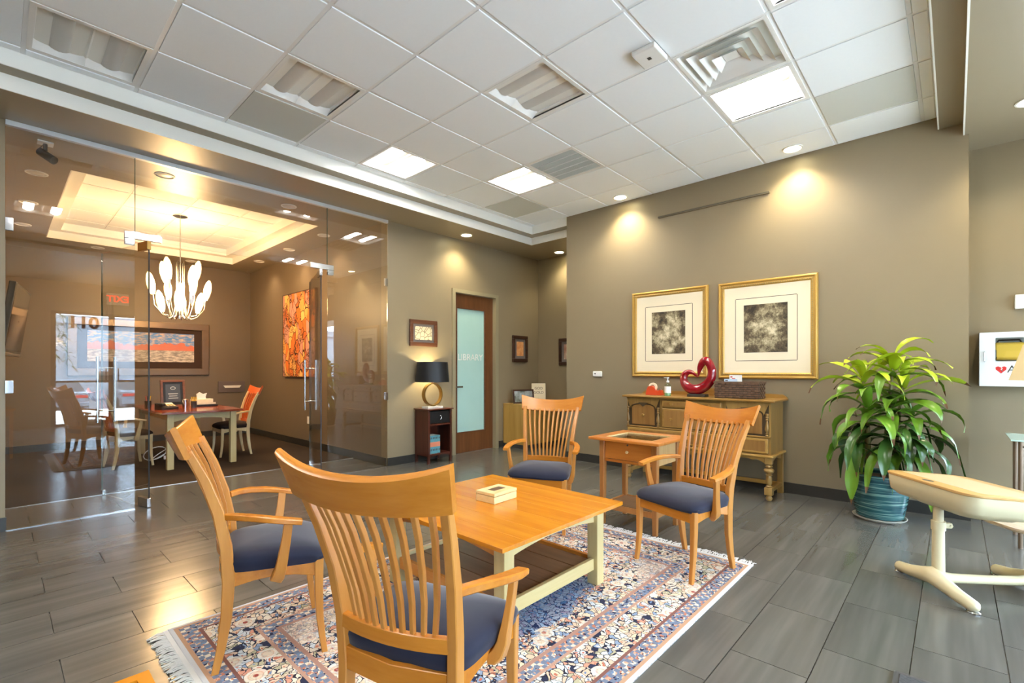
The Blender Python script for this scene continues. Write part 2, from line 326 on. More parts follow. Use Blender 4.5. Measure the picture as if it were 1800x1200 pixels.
# ------------------------------------------------------------------ mesh helpers
class MB:
    def __init__(self): self.v = []; self.f = []; self.bev = False
    def add(self, vs, fs):
        o = len(self.v); self.v += [tuple(x) for x in vs]; self.f += [tuple(i + o for i in q) for q in fs]; return self
    def box(self, x0, x1, y0, y1, z0, z1, c=0.0, M=None):
        if x0 > x1: x0, x1 = x1, x0
        if y0 > y1: y0, y1 = y1, y0
        if z0 > z1: z0, z1 = z1, z0
        if c <= 0:
            vs = [(x, y, z) for z in (z0, z1) for y in (y0, y1) for x in (x0, x1)]
            fs = [(0, 2, 3, 1), (4, 5, 7, 6), (0, 1, 5, 4), (2, 6, 7, 3), (0, 4, 6, 2), (1, 3, 7, 5)]
        else:
            self.bev = True; bm = bmesh.new(); bmesh.ops.create_cube(bm, size=1)
            for q in bm.verts: q.co = Vector(((x0 + x1) / 2 + q.co.x * (x1 - x0), (y0 + y1) / 2 + q.co.y * (y1 - y0), (z0 + z1) / 2 + q.co.z * (z1 - z0)))
            c = min(c, .45 * min(x1 - x0, y1 - y0, z1 - z0))
            bmesh.ops.bevel(bm, geom=list(bm.edges), offset=c, segments=2, profile=.5, affect='EDGES')
            bm.verts.index_update(); vs = [q.co.copy() for q in bm.verts]; fs = [[q.index for q in f.verts] for f in bm.faces]; bm.free()
        if M is not None: vs = [M @ Vector(q) for q in vs]
        return self.add(vs, fs)
    def lathe(self, prof, seg=24, o=(0, 0, 0), M=None, close=True):
        vs = []; n = len(prof)
        for k in range(seg):
            a = 2 * PI * k / seg
            for r, z in prof: vs.append(Vector((r * math.cos(a), r * math.sin(a), z)))
        fs = []
        for k in range(seg):
            k2 = (k + 1) % seg
            for i in range(n - 1): fs.append((k * n + i, k2 * n + i, k2 * n + i + 1, k * n + i + 1))
        if close:
            if prof[0][0] > 1e-6: fs.append(tuple(k * n for k in range(seg))[::-1])
            if prof[-1][0] > 1e-6: fs.append(tuple(k * n + n - 1 for k in range(seg)))
        if M is not None: vs = [M @ q for q in vs]
        return self.add([q + Vector(o) for q in vs], fs)
    def cyl(self, a, b, r, seg=14, r2=None):
        a, b = Vector(a), Vector(b); d = b - a; q = d.to_track_quat('Z', 'Y').to_matrix().to_4x4()
        return self.lathe([(r, 0), (r if r2 is None else r2, d.length)], seg, a, q)
    def tube(self, pts, rad, seg=10, closed=False):
        pts = [Vector(p) for p in pts]; n = len(pts)
        if not hasattr(rad, '__len__'): rad = [rad] * n
        vs = []; up = None
        for i in range(n):
            t = (pts[(i + 1) % n] - pts[i - 1]) if closed else (pts[min(i + 1, n - 1)] - pts[max(i - 1, 0)])
            t.normalize()
            if up is None:
                up = Vector((0, 0, 1)) if abs(t.z) < .9 else Vector((1, 0, 0))
            up = (up - t * up.dot(t)).normalized(); sd = t.cross(up)
            for k in range(seg):
                a = 2 * PI * k / seg; vs.append(pts[i] + (sd * math.cos(a) + up * math.sin(a)) * rad[i])
        fs = []
        for i in range(n if closed else n - 1):
            j = (i + 1) % n
            for k in range(seg): fs.append((i * seg + k, i * seg + (k + 1) % seg, j * seg + (k + 1) % seg, j * seg + k))
        if not closed: fs += [tuple(range(seg))[::-1], tuple(range((n - 1) * seg, n * seg))]
        return self.add(vs, fs)
    def bar(self, pts, w, h, side=(1, 0, 0), ch=.2, foot=False):
        """swept bar with a chamfered rectangular section; w along side, h across; w,h scalars or lists (full sizes)"""
        pts = [Vector(p) for p in pts]; n = len(pts); sd0 = Vector(side)
        W = w if hasattr(w, '__len__') else [w] * n; H = h if hasattr(h, '__len__') else [h] * n
        vs = []
        for i in range(n):
            t = (pts[min(i + 1, n - 1)] - pts[max(i - 1, 0)]).normalized()
            sd = (sd0 - t * sd0.dot(t)).normalized(); up = t.cross(sd)
            a, b = W[i] / 2, H[i] / 2; c = ch * min(a, b) * 2 * .5
            for x, y in ((-a + c, -b), (a - c, -b), (a, -b + c), (a, b - c), (a - c, b), (-a + c, b), (-a, b - c), (-a, -b + c)):
                q = pts[i] + sd * x + up * y
                if foot and i == 0: q.z = pts[0].z
                vs.append(q)
        fs = []
        for i in range(n - 1):
            for k in range(8): fs.append((i * 8 + k, i * 8 + (k + 1) % 8, (i + 1) * 8 + (k + 1) % 8, (i + 1) * 8 + k))
        fs += [tuple(range(8))[::-1], tuple(range((n - 1) * 8, n * 8))]
        return self.add(vs, fs)
    def prism(self, poly, y0, y1, plane='xz', M=None):
        """polygon (a,b) extruded; plane xz -> along y, yz -> along x, xy -> along z"""
        n = len(poly); mk = {'xz': lambda a, b, e: (a, e, b), 'yz': lambda a, b, e: (e, a, b), 'xy': lambda a, b, e: (a, b, e)}[plane]
        vs = [Vector(mk(a, b, y0)) for a, b in poly] + [Vector(mk(a, b, y1)) for a, b in poly]
        fs = [tuple(range(n)), tuple(range(n, 2 * n))[::-1]] + [(i, (i + 1) % n + 0, (i + 1) % n + n, i + n)[::-1] for i in range(n)]
        if M is not None: vs = [M @ q for q in vs]
        return self.add(vs, fs)
    def mesh(self, name, mat, ang=28):
        me = D.meshes.new(name); me.from_pydata(self.v, [], self.f); me.materials.append(mat)
        bm = bmesh.new(); bm.from_mesh(me); bmesh.ops.recalc_face_normals(bm, faces=bm.faces); bm.to_mesh(me); bm.free()
        if ang:
            for p in me.polygons: p.use_smooth = True
            me.set_sharp_from_angle(angle=math.radians(ang))
        me.update(); return me
    def build(self, name, mat, parent=None, loc=None, rot=None, ang=28):
        o = obj(name, self.mesh(name, mat, max(ang, 50) if self.bev and ang else ang), parent, loc, rot)
        if self.bev and ang:
            wn = o.modifiers.new('weighted_normals', 'WEIGHTED_NORMAL'); wn.weight = 100; wn.keep_sharp = True
        return o
def obj(name, me, parent=None, loc=None, rot=None):
    o = D.objects.new(name, me); COL.objects.link(o)
    if parent: o.parent = parent
    if loc is not None: o.location = loc
    if rot is not None: o.rotation_euler = rot
    return o
def tag(o, label=None, cat=None, group=None, kind=None):
    for k, v in (('label', label), ('category', cat), ('group', group), ('kind', kind)):
        if v: o[k] = v
    return o
def thing(name, label, cat, loc=(0, 0, 0), rz=0, group=None):
    o = D.objects.new(name, None); COL.objects.link(o); o.empty_display_size = .05
    o.location = loc; o.rotation_euler = (0, 0, rz); return tag(o, label, cat, group)
def struct(name, mb, mat, ang=35, label=None):
    o = mb.build(name, mat, ang=ang); return tag(o, label, kind='structure')
def copy_tree(o, parent=None):
    c = o.copy(); COL.objects.link(c)
    if parent: c.parent = parent
    for ch in list(o.children): copy_tree(ch, c)
    return c
def box(name, mat, x0, x1, y0, y1, z0, z1, c=0.0, parent=None):
    return MB().box(x0, x1, y0, y1, z0, z1, c).build(name, mat, parent)
def text(name, body, size, mat, parent, loc, rot, ext=.0015, bold=0.0, align='CENTER'):
    cu = D.curves.new(name, 'FONT'); cu.body = body; cu.size = size; cu.extrude = ext; cu.align_x = align; cu.align_y = 'CENTER'; cu.offset = bold
    to = D.objects.new(name + '_tmp', cu); COL.objects.link(to); dg = bpy.context.evaluated_depsgraph_get()
    me = D.meshes.new_from_object(to.evaluated_get(dg)); D.objects.remove(to); D.curves.remove(cu)
    me.materials.clear(); me.materials.append(mat); me.name = name
    return obj(name, me, parent, loc, rot)
RU = (PI / 2, 0, -PI / 2)     # text on a face looking towards -X
RV = (PI / 2, 0, 0)           # text on a face looking towards -Y
def lamp(name, typ, energy, color, parent, loc, rot=(0, 0, 0), **k):
    li = D.lights.new(name, typ); li.energy = energy; li.color = color
    for a, v in k.items(): setattr(li, a, v)
    o = D.objects.new(name, li); COL.objects.link(o); o.parent = parent; o.location = loc; o.rotation_euler = rot; return o

# ------------------------------------------------------------------ main dimensions
V0 = 5.261      # glass front / library wall plane (y)
UW = 5.472      # sideboard wall plane (x)
UR = 5.90       # recessed wall right of it
UA = 6.50       # alcove back wall
VE = 3.918      # left end of sideboard wall
VR = -0.085     # right end of sideboard wall
UC = 3.446      # conference right wall / end of glass
UL = 0.047      # start of glass
VB = 10.06      # conference back wall
VF = -3.5       # storefront
UB = -3.0       # wall behind camera
ZC = 3.36; ZS = 3.143; Z1 = 3.252; ZSR = 3.157
HT = 3.7        # top of shell

# ------------------------------------------------------------------ floor
fl = struct('floor', MB().box(UB - .2, 7.0, VF - .2, V0 + .86, -.2, -.010), GROUT, label='grey slate look tile floor of the lobby')
RX, RY, OFF = .583, .2915, (.185, .477)
rects = [(UB, UW, VF, V0 + .06), (UL, UC, V0 + .06, 6.09), (UW, UA, VE, V0 + .06), (UW, UR, VF, VR)]
def proj(p):
    X = p[0] * math.sin(YAW) - p[1] * math.cos(YAW); Z = p[0] * math.cos(YAW) + p[1] * math.sin(YAW)
    return (CX + F_PX * X / Z, YH - F_PX * (p[2] - HC) / Z, Z) if Z > .1 else None
tiles = []
k0 = math.floor((VF - .132) / RY)
for k in range(k0, int((6.1 - .132) / RY) + 1):
    y0 = .132 + k * RY; y1 = y0 + RY
    x = OFF[k % 2] - 12 * RX
    while x < UA:
        for (a, b, c, d) in rects:
            X0, X1, Y0, Y1 = max(x, a), min(x + RX, b), max(y0, c), min(y1, d)
            if X1 - X0 > .02 and Y1 - Y0 > .02: tiles.append((X0, X1, Y0, Y1))
        x += RX
def vis(tl):
    q = proj(((tl[0] + tl[1]) / 2, (tl[2] + tl[3]) / 2, 0))
    if not q or not (-120 < q[0] < 1920 and q[1] < 1330): return 0
    return (tl[1] - tl[0]) * (tl[3] - tl[2]) / q[2] ** 3
tiles.sort(key=lambda a: -vis(a))
near = [q for q in tiles if vis(q) > 0][:296]; rest = [q for q in tiles if q not in near]
tcache = {}
g = .002
for (a, b, c, d) in near:
    key = (round(b - a, 3), round(d - c, 3))
    if key not in tcache: tcache[key] = MB().box(-key[0] / 2 + g, key[0] / 2 - g, -key[1] / 2 + g, key[1] / 2 - g, -.010, 0).mesh('floor_tile', FTILE, 0)
    obj('floor_tile', tcache[key], fl, ((a + b) / 2, (c + d) / 2, 0))
mb = MB()
for (a, b, c, d) in rest: mb.box(a + g, b - g, c + g, d - g, -.010, 0)
tag(mb.build('floor_tile_field', FTILE, fl, ang=0), kind='stuff')
struct('floor_conference', MB().box(-.2, UC + .2, 6.10, VB + .2, -.2, -.001), CARPET, label='dark brown carpet of the conference room')
struct('trim_1', MB().box(UL, UC, 6.088, 6.102, -.01, .004), STEEL, label='thin metal strip between tile and carpet')

# ------------------------------------------------------------------ walls
def wall(name, x0, x1, y0, y1, z0=-.01, z1=HT, mat=None, label=None):
    return struct(name, MB().box(x0, x1, y0, y1, z0, z1), mat or WALL, 0, label)
wall('wall_sideboard', UW, UA + .2, VR, VE, label='taupe wall behind the sideboard')
wall('wall_right', UR, UA + .2, -.65, VR, label='recessed taupe wall with the first aid cabinet')
wall('wall_right_end', UR, UA + .2, -3.6, -3.3)
wall('wall_right_above', UR, UA + .2, -3.3, -.65, 2.5, HT); wall('wall_right_below', UR, UA + .2, -3.3, -.65, -.01, .3)
wall('wall_alcove', UA, UA + .2, VE, V0 + .2, label='shaded taupe end wall of the alcove')
D0, D1, DZ = 4.575, 5.435, 2.375          # library door opening
wl = MB().box(UC, D0, V0, V0 + .14, -.01, HT).box(D1, UA, V0, V0 + .14, -.01, HT).box(D0, D1, V0, V0 + .14, DZ, HT)
struct('wall_library', wl, WALL, 0, 'taupe wall with the library door')
struct('wall_library_room', MB().box(UC + .15, UA, V0 + 1.2, V0 + 1.3, -.01, HT), WHITE, 0)
wall('wall_front_left', UB - .2, UL, V0, V0 + .14, label='narrow taupe wall beside the glass front')
wall('wall_behind', UB - .2, UB, VF - .2, V0)
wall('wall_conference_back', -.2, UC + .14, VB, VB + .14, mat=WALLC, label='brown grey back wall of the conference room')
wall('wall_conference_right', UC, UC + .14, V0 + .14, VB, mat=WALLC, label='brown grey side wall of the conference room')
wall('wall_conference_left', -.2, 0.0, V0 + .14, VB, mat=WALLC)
struct('wall_glass_header', MB().box(UL, UC, V0 - .03, V0 + .03, 3.146, HT), WALL, 0)
# storefront wall with doors and windows
sf = MB().box(UB - .2, -2.8, VF - .14, VF, -.01, HT).box(-.1, .80, VF - .14, VF, -.01, HT).box(-2.8, -.1, VF - .14, VF, 2.52, HT).box(-2.8, -.1, VF - .14, VF, -.01, .06).box(.80, 2.86, VF - .14, VF, 2.52, HT).box(2.86, 3.05, VF - .14, VF, -.01, HT)
sf.box(3.05, 5.75, VF - .14, VF, 2.52, HT).box(3.05, 5.75, VF - .14, VF, -.01, .06).box(5.75, UA + .2, VF - .14, VF, -.01, HT)
struct('wall_storefront', sf, WALL, 0)
# baseboards
BH, BT = .105, .012
def bbd(name, *bx):
    m = MB()
    for q in bx: m.box(*q, 0, BH)
    struct(name, m, BASEB, 0, 'charcoal tile baseboard')
bbd('baseboard_sideboard', (UW - BT, UW, VR - BT, VE), (UW, UA, VE, VE + BT), (UW, UR, VR - BT, VR))
bbd('baseboard_right', (UR - BT, UR, -.65, VR - BT))
bbd('baseboard_library', (UC, D0 - .07, V0 - BT, V0), (D1 + .07, UA, V0 - BT, V0))
bbd('baseboard_alcove', (UA - BT, UA, VE + BT, V0 - BT))
bbd('baseboard_left', (UB, UL + .006, V0 - BT, V0))
bbd('baseboard_conference', (0, UC, VB - BT, VB), (UC - BT, UC, V0 + .02, VB - BT), (0, BT, V0 + .14, VB))

# ------------------------------------------------------------------ ceilings
U_I, V_J = 2.5608, 2.6349
V1, V2 = 4.56, 4.695; U1, U2 = 5.495, 5.645; R1, R2 = .103, -.051
ce = struct('ceiling', MB().box(UB, 5.48, R1, V1, 3.40, 3.6).box(5.48, U1, VE, V1, 3.372, 3.6), WHITE, 0, 'white suspended tile ceiling')
gm = MB()
for i in range(-10, 6):
    x = U_I + i * T
    if UB < x < UW: gm.box(x - .012, x + .012, R1, V1, 3.361, 3.40)
for j in range(-5, 5):
    y = V_J + j * T
    if R1 < y < V1: gm.box(UB, UW, y - .012, y + .012, 3.3625, 3.40)
gm.box(UB, UW, R1, R1 + .02, 3.363, 3.4).box(UB, UW, V1 - .02, V1, 3.363, 3.4).box(UW - .02, UW, R1, V1, 3.363, 3.4)
gm.build('ceiling_grid', CBAR, ce, ang=0)
LIT_CELLS = [(2, -3), (0, 2), (2, 1), (0, -4), (-4, -2), (-6, 1), (-7, -2), (-2, -3)]  # the cells out of view are lights added to brighten the room
UNLIT_CELLS = [(0, -1), (-2, 1), (-4, 2)]
GREY_CELLS = [(-2, 2), (3, 2), (3, -4)]; VENT = (1, -3); GRILLE = (2, 0)
special = set(LIT_CELLS + UNLIT_CELLS + [VENT, GRILLE])
cc = {}
for i in range(-10, 5):
    for j in range(-5, 4):
        if (i, j) in special: continue
        x0, x1 = max(U_I + i * T, UB), min(U_I + (i + 1) * T, UW); y0, y1 = max(V_J + j * T, R1), min(V_J + (j + 1) * T, V1)
        if x1 - x0 < .03 or y1 - y0 < .03: continue
        key = (round(x1 - x0, 3), round(y1 - y0, 3), (i, j) in GREY_CELLS)
        if key not in cc:
            cc[key] = MB().box(-key[0] / 2 + .0135, key[0] / 2 - .0135, -key[1] / 2 + .0135, key[1] / 2 - .0135, -.004, .03, .002).mesh('ceiling_tile', CGREY if key[2] else CTILE, 0)
        o = obj('ceiling_tile', cc[key], ce, ((x0 + x1) / 2, (y0 + y1) / 2, ZC))
        if key[2]: o['label'] = 'plain grey panel'
# stepped soffits: upper white band, lower white band, painted underside
tr = MB().box(UB, U1 + .0, V1, V1 + .01, Z1, 3.6).box(U1, U1 + .01, VE, V1 + .01, Z1, 3.6).box(UB, UW, R1 - .01, R1, Z1 + .004, 3.6)
struct('trim_2', tr, WHITE, 0, 'upper white band of the stepped ceiling edge')
tr = MB().box(UB, U2, V2, V2 + .01, ZS, Z1).box(U2, U2 + .01, VE, V2 + .01, ZS, Z1).box(UB, UW, R2 - .01, R2, ZSR, Z1 + .004)
struct('trim_3', tr, WHITE, 0, 'lower white band of the stepped ceiling edge')
st = MB().box(UB, U2 + .01, V1 + .01, V2 + .01, Z1, Z1 + .06).box(U1 + .01, U2 + .01, VE, V1 + .01, Z1, Z1 + .06).box(UB, UW, R2 - .01, R1 - .01, Z1 + .004, Z1 + .06)
struct('ceiling_step', st, SOFFIT, 0, 'narrow tan step of the ceiling edge')
so = MB().box(UB, UA, V2 + .01, V0, ZS, ZS + .08).box(U2 + .01, UA, VE, V2 + .01, ZS, ZS + .08).box(UL, UC, V0 + .0, 6.13, ZS, ZS + .08)
struct('ceiling_soffit', so, SOFFIT, 0, 'tan painted soffit above the glass front and alcove')
struct('ceiling_right', MB().box(UB, UW, VF, R2 - .01, ZSR, ZSR + .08).box(UW, UR, VF, VR, ZSR, ZSR + .08), SOFFIT, 0, 'tan painted lower ceiling at the right')
struct('ceiling_sun_block', MB().box(UB - .2, 7.0, VF - .2, VB + .2, HT, HT + .1), WHITE, 0)  # unseen slab added over the shell to keep the sun out
# conference ceiling with its tray
CU0, CU1, CV0, CV1 = .50, 2.94, 6.14, 9.47
cs = MB().box(0, CU0 - .01, 6.13, VB, ZS, ZS + .06).box(CU1 + .01, UC, 6.13, VB, ZS, ZS + .06).box(CU0 - .01, CU1 + .01, CV1 + .01, VB, ZS, ZS + .06).box(0, UL, V0 + .14, V0 + .88, ZS, ZS + .06)
struct('ceiling_conference_soffit', cs, SOFFIT, 0, 'tan painted soffit around the conference room tray')
def ring(m, x0, x1, y0, y1, t, z0, z1):
    m.box(x0 - t, x0, y0 - t, y1 + t, z0, z1).box(x1, x1 + t, y0 - t, y1 + t, z0, z1).box(x0, x1, y0 - t, y0, z0, z1).box(x0, x1, y1, y1 + t, z0, z1)
m = MB(); ring(m, CU0, CU1, CV0, CV1, .01, ZS, 3.25); ring(m, CU0 + .14, CU1 - .14, CV0 + .14, CV1 - .14, .01, 3.25, 3.5)
struct('trim_4', m, WHITE, 0, 'white stepped bands of the conference room tray')
m = MB(); ring(m, CU0 + .13, CU1 - .13, CV0 + .13, CV1 - .13, .13, 3.25, 3.27)
struct('ceiling_conference_step', m, WHITE, 0)
cce = struct('ceiling_conference', MB().box(CU0, CU1, CV0, CV1, 3.40, 3.5), WHITE, 0, 'white tile ceiling in the conference room tray')
a0, a1, b0, b1 = CU0 + .14, CU1 - .14, CV0 + .14, CV1 - .14
gx = [a0] + [1.72 + k * T for k in (-1, 0, 1)] + [a1]; gy = [b0] + [7.80 + k * T for k in (-2, -1, 0, 1, 2)] + [b1]
gm = MB()
for x in gx: gm.box(max(x - .012, a0), min(x + .012, a1), b0, b1, 3.361, 3.40)
for y in gy: gm.box(a0, a1, max(y - .012, b0), min(y + .012, b1), 3.3625, 3.40)
gm.build('ceiling_grid', CBAR, cce, ang=0)
for x0, x1 in zip(gx, gx[1:]):
    for y0, y1 in zip(gy, gy[1:]):
        if x1 - x0 > .05 and y1 - y0 > .05: MB().box(x0 + .0135, x1 - .0135, y0 + .0135, y1 - .0135, 3.356, 3.39, .002).build('ceiling_tile', CTILE, cce, ang=0)

# ------------------------------------------------------------------ glass front and its doors
w1 = tag(D.objects.new('window_1', None), 'frameless clear glass front of the conference room', kind='structure'); COL.objects.link(w1)
HD = 2.392
G = .006
for (x0, x1, z0, z1) in ((UL + .003, .843, .004, 3.104), (.847, 2.633, HD, 3.104), (2.637, UC - .003, .004, 3.104)):
    MB().box(x0, x1, V0 - G, V0 + G, z0, z1).build('glass_pane', GLASS, w1, ang=0)
MB().box(UL, UC, V0 - .022, V0 + .022, 3.104, 3.143, .003).build('header_rail', HEADR, w1)
for x0, x1 in ((UL, .845), (2.635, UC)): MB().box(x0, x1, V0 - .012, V0 + .012, 0, .006).build('floor_channel', CHROME, w1)
for x0, x1, z in ((UL - .002, UL + .045, 2.35), (UC - .045, UC + .002, 2.35), (UL - .002, UL + .045, 1.1), (UC - .045, UC + .002, .9)):
    MB().box(x0, x1, V0 - .014, V0 + .014, z - .05, z + .05, .003).build('wall_clip', CHROME, w1)
for x0, x1 in ((.843, .847), (2.633, 2.637)): MB().box(x0, x1, V0 - .006, V0 + .006, HD, 3.104).build('seam', GEDGE, w1)
for x0, sg in ((.845, 1), (2.635, -1)):
    xs = sorted((x0 - sg * .075, x0 + sg * .20)); MB().box(xs[0], xs[1], V0 - .016, V0 + .016, HD - .004, HD + .055, .003).build('patch_fitting', CHROME, w1)
    xs = sorted((x0 - sg * .075, x0 - sg * .002)); MB().box(xs[0], xs[1], V0 - .016, V0 + .016, HD - .06, HD - .004, .003).build('patch_fitting', CHROME, w1)
def glass_door(name, px, ang, sg, label):
    d = tag(D.objects.new(name, None), label, kind='structure'); COL.objects.link(d); d.location = (px, V0, 0); d.rotation_euler = (0, 0, ang)
    W = .875
    MB().box(-.04, W, -.006, .006, .012, HD - .012).build('glass_pane', GLASS, d, ang=0)
    MB().box(-.042, -.040, -.006, .006, .012, HD - .012).build('glass_edge', BLACK, d, ang=0)
    MB().box(W, W + .002, -.006, .006, .012, HD - .012).build('glass_edge', GEDGE, d, ang=0)
    MB().box(-.045, .13, -.016, .016, .004, .085, .003).build('patch_fitting', CHROME, d)
    MB().box(-.045, .13, -.016, .016, HD - .085, HD - .008, .003).build('patch_fitting', BRASS if sg > 0 else CHROME, d)
    MB().box(W - .045, W, -.014, .014, .004, .05, .003).build('bottom_lock', CHROME, d)
    for y in (-.07, .07):
        h = MB().cyl((W - .09, y, .72), (W - .09, y, 1.36), .013, 14).build('handle', CHROME, d)
    for z in (.83, 1.25): MB().cyl((W - .09, -.07, z), (W - .09, .07, z), .008, 10).build('handle_post', CHROME, d)
    return d
glass_door('door_1', .930, math.atan2(.97, -.24), 1, 'left frameless glass door swung into the conference room')
glass_door('door_2', 2.555, math.atan2(.87, .27), -1, 'right frameless glass door swung into the conference room')

# ------------------------------------------------------------------ library door
d3 = tag(D.objects.new('door_3', None), 'walnut door with tall frosted pane lettered LIBRARY', kind='structure'); COL.objects.link(d3); d3.location = (0, V0, 0)
fr = MB().box(D0 - .05, D0 + .012, -.02, .14, 0, DZ + .04).box(D1 - .012, D1 + .05, -.02, .14, 0, DZ + .04).box(D0 + .012, D1 - .012, -.02, .14, DZ - .012, DZ + .04)
fr.build('door_frame', plain('door_frame_paint', s(150, 140, 112), .4, var=.02), d3)
y0, y1 = .05, .095
lf = MB().box(D0 + .015, 4.665, y0, y1, .002, DZ - .015).box(5.245, D1 - .015, y0, y1, .002, DZ - .015).box(4.665, 5.245, y0, y1, .002, .305).box(4.665, 5.245, y0, y1, 2.15, DZ - .015)
lf.build('door_leaf', DOORW, d3, ang=0)
m = MB(); ring2 = ((4.655, 4.670, .295, 2.16), (5.240, 5.255, .295, 2.16))
for a, b, c, d in ring2: m.box(a, b, y0 - .008, y1 + .008, c, d)
m.box(4.67, 5.24, y0 - .008, y1 + .008, .295, .31).box(4.67, 5.24, y0 - .008, y1 + .008, 2.145, 2.16); m.build('glazing_bead', BRFR, d3)
MB().box(4.668, 5.242, .066, .078, .306, 2.149).build('frosted_pane', FROST, d3)
text('lettering', 'LIBRARY', .138, PAPER, d3, (4.955, .0645, 1.42), RV, .0008)
h = MB().cyl((4.618, .05, .985), (4.618, -.005, .985), .011, 12).cyl((4.618, .05, .985), (4.618, .043, .985), .026, 18)
h.build('handle_rose', CHROME, d3); MB().box(4.608, 4.735, -.014, -.002, .974, .996, .004).build('lever', CHROME, d3)

# ------------------------------------------------------------------ storefront behind the camera, mirrored in the glass
sd = tag(D.objects.new('door_4', None), 'bronze framed double entrance door with suite number 110', kind='structure'); COL.objects.link(sd); sd.location = (0, VF, 0)
for x0, x1 in ((.80, .885), (1.775, 1.885), (2.775, 2.86)): MB().box(x0, x1, -.10, -.04, 0, 2.52).build('stile', BRONZEF, sd, ang=0)
MB().box(.885, 2.775, -.10, -.04, 2.46, 2.52).build('head_rail', BRONZEF, sd, ang=0)
for x0, x1 in ((.885, 1.775), (1.885, 2.775)):
    MB().box(x0, x1, -.10, -.04, 0, .06).build('bottom_rail', BRONZEF, sd, ang=0)
    MB().box(x0, x1, -.075, -.065, .06, 2.46).build('glass_pane', GLASST, sd, ang=0)
    MB().box(x0, x1, -.04, .0, .96, 1.0).build('push_bar', BRONZEF, sd, ang=0)
for x in (1.72, 1.94): MB().tube([(x, -.04, .95), (x, .03, .97), (x, .03, 1.27), (x, -.04, 1.29)], .014, 8).build('pull_handle', BLACK, sd)
text('lettering', '110', .36, BLACK, sd, (1.34, -.077, 2.28), (PI / 2, 0, 0), .001, .012)
MB().box(1.60, 1.80, -.064, -.063, .95, 1.2).build('paper_notice', PAPER, sd, ang=0)
sw = tag(D.objects.new('window_2', None), 'storefront windows along the parking lot, some added for daylight', kind='structure'); COL.objects.link(sw); sw.location = (0, VF, 0)
for x in (-2.8, -1.9, -1.0, -.15, 3.05, 3.95, 4.85, 5.70): MB().box(x, x + .05, -.10, -.04, .06, 2.52).build('mullion', BRONZEF, sw, ang=0)
for x in (-2.75, -1.85, -.95, 3.10, 4.00, 4.90): MB().box(x, x + (.80 if x in (-.95, 4.9) else .85), -.075, -.065, .06, 2.52).build('glass_pane', GLASSW, sw, ang=0)  # panes at negative X are unseen openings added for more daylight
sw = tag(D.objects.new('window_3', None), 'side windows beyond the first aid cabinet', kind='structure'); COL.objects.link(sw); sw.location = (UR, 0, 0)
for y in (-3.3, -2.0, -.70): MB().box(.04, .10, y, y + .05, .3, 2.5).build('mullion', BRONZEF, sw, ang=0)
for y0_, y1_ in ((-3.25, -2.0), (-1.95, -.70)): MB().box(.065, .075, y0_, y1_, .3, 2.5).build('glass_pane', GLASSW, sw, ang=0)
# ------------------------------------------------------------------ outside
struct('floor_parking_lot', MB().box(-60, 70, -70, VF - .2, -1.2, -.62).box(7.2, 70, VF - .2, 20, -1.2, -.62), ASPH, 0)
struct('floor_bounce_sidewalk', MB().box(-20, 20, VF - 6, VF - .2, -.62, -.02).box(6.75, 12.0, VF - .2, 10, -.62, -.02), CONC, 0)  # unseen pale sidewalk, widened to bounce daylight up into the room
struct('wall_neighbour', MB().box(-40, 40, -31, -30, -.62, 4.2).box(-40, 40, -31.2, -29.8, 4.2, 4.7), LOTW, 0)
def car(loc, rz, label):
    c = thing('car', label, 'car', loc, rz)
    prof = [(-.86, .30), (-.90, .62), (-.84, .92), (-.62, .98), (-.60, 1.0)]
    body = [(-2.2, .28), (-2.27, .55), (-2.25, .92), (-1.75, 1.0), (1.0, .98), (2.1, .80), (2.25, .55), (2.2, .28)]
    MB().prism([(b, a) for b, a in body], -.88, .88, 'yz').build('body', CARP, c, ang=20)
    m = MB(); lo = [(-1.9, .98), (1.05, .97)]; hi = [(-1.15, 1.44), (.15, 1.44)]
    vs = [(-.80, lo[0][0], .97), (.80, lo[0][0], .97), (.80, lo[1][0], .97), (-.80, lo[1][0], .97), (-.62, hi[0][0], 1.40), (.62, hi[0][0], 1.40), (.62, hi[1][0], 1.40), (-.62, hi[1][0], 1.40)]
    m.add(vs, [(0, 1, 2, 3), (4, 7, 6, 5), (0, 4, 5, 1), (1, 5, 6, 2), (2, 6, 7, 3), (3, 7, 4, 0)]); m.build('window_band', CARG, c, ang=0)
    MB().box(-.63, .63, -1.2, .2, 1.395, 1.44, .02).build('roof', CARP, c)
    for x in (-.80, .80):
        for y in (-1.35, 1.35): MB().cyl((x - .09, y, .32), (x + .09, y, .32), .32, 20).build('wheel', TYRE, c)
    for x in (-.62, .62): MB().box(x - .22, x + .22, -2.275, -2.2, .72, .84, .01).build('tail_light', REDM, c)
    MB().box(-.88, .88, -2.29, -2.1, .38, .56, .02).build('bumper', CARP, c); MB().box(-.7, .7, -2.28, -2.2, .25, .37).build('diffuser', BLACK, c)
    return c
car((1.75, -17.5, -.62), PI, 'silver sedan parked outside, mirrored in the left glass pane')
car((4.6, -17.8, -.62), PI, 'silver car parked outside, right of the sedan in the mirrored view')
tre = thing('tree', 'feathery green tree outside, mirrored in the left glass pane', 'tree', (.9, -25.2, -.62))
MB().tube([(0, 0, 0), (.1, 0, 1.5), (0, .1, 3.0), (.2, 0, 4.2)], [.16, .13, .10, .05], 8).build('trunk', BARK, tre)
m = MB(); rr = random.Random(3)
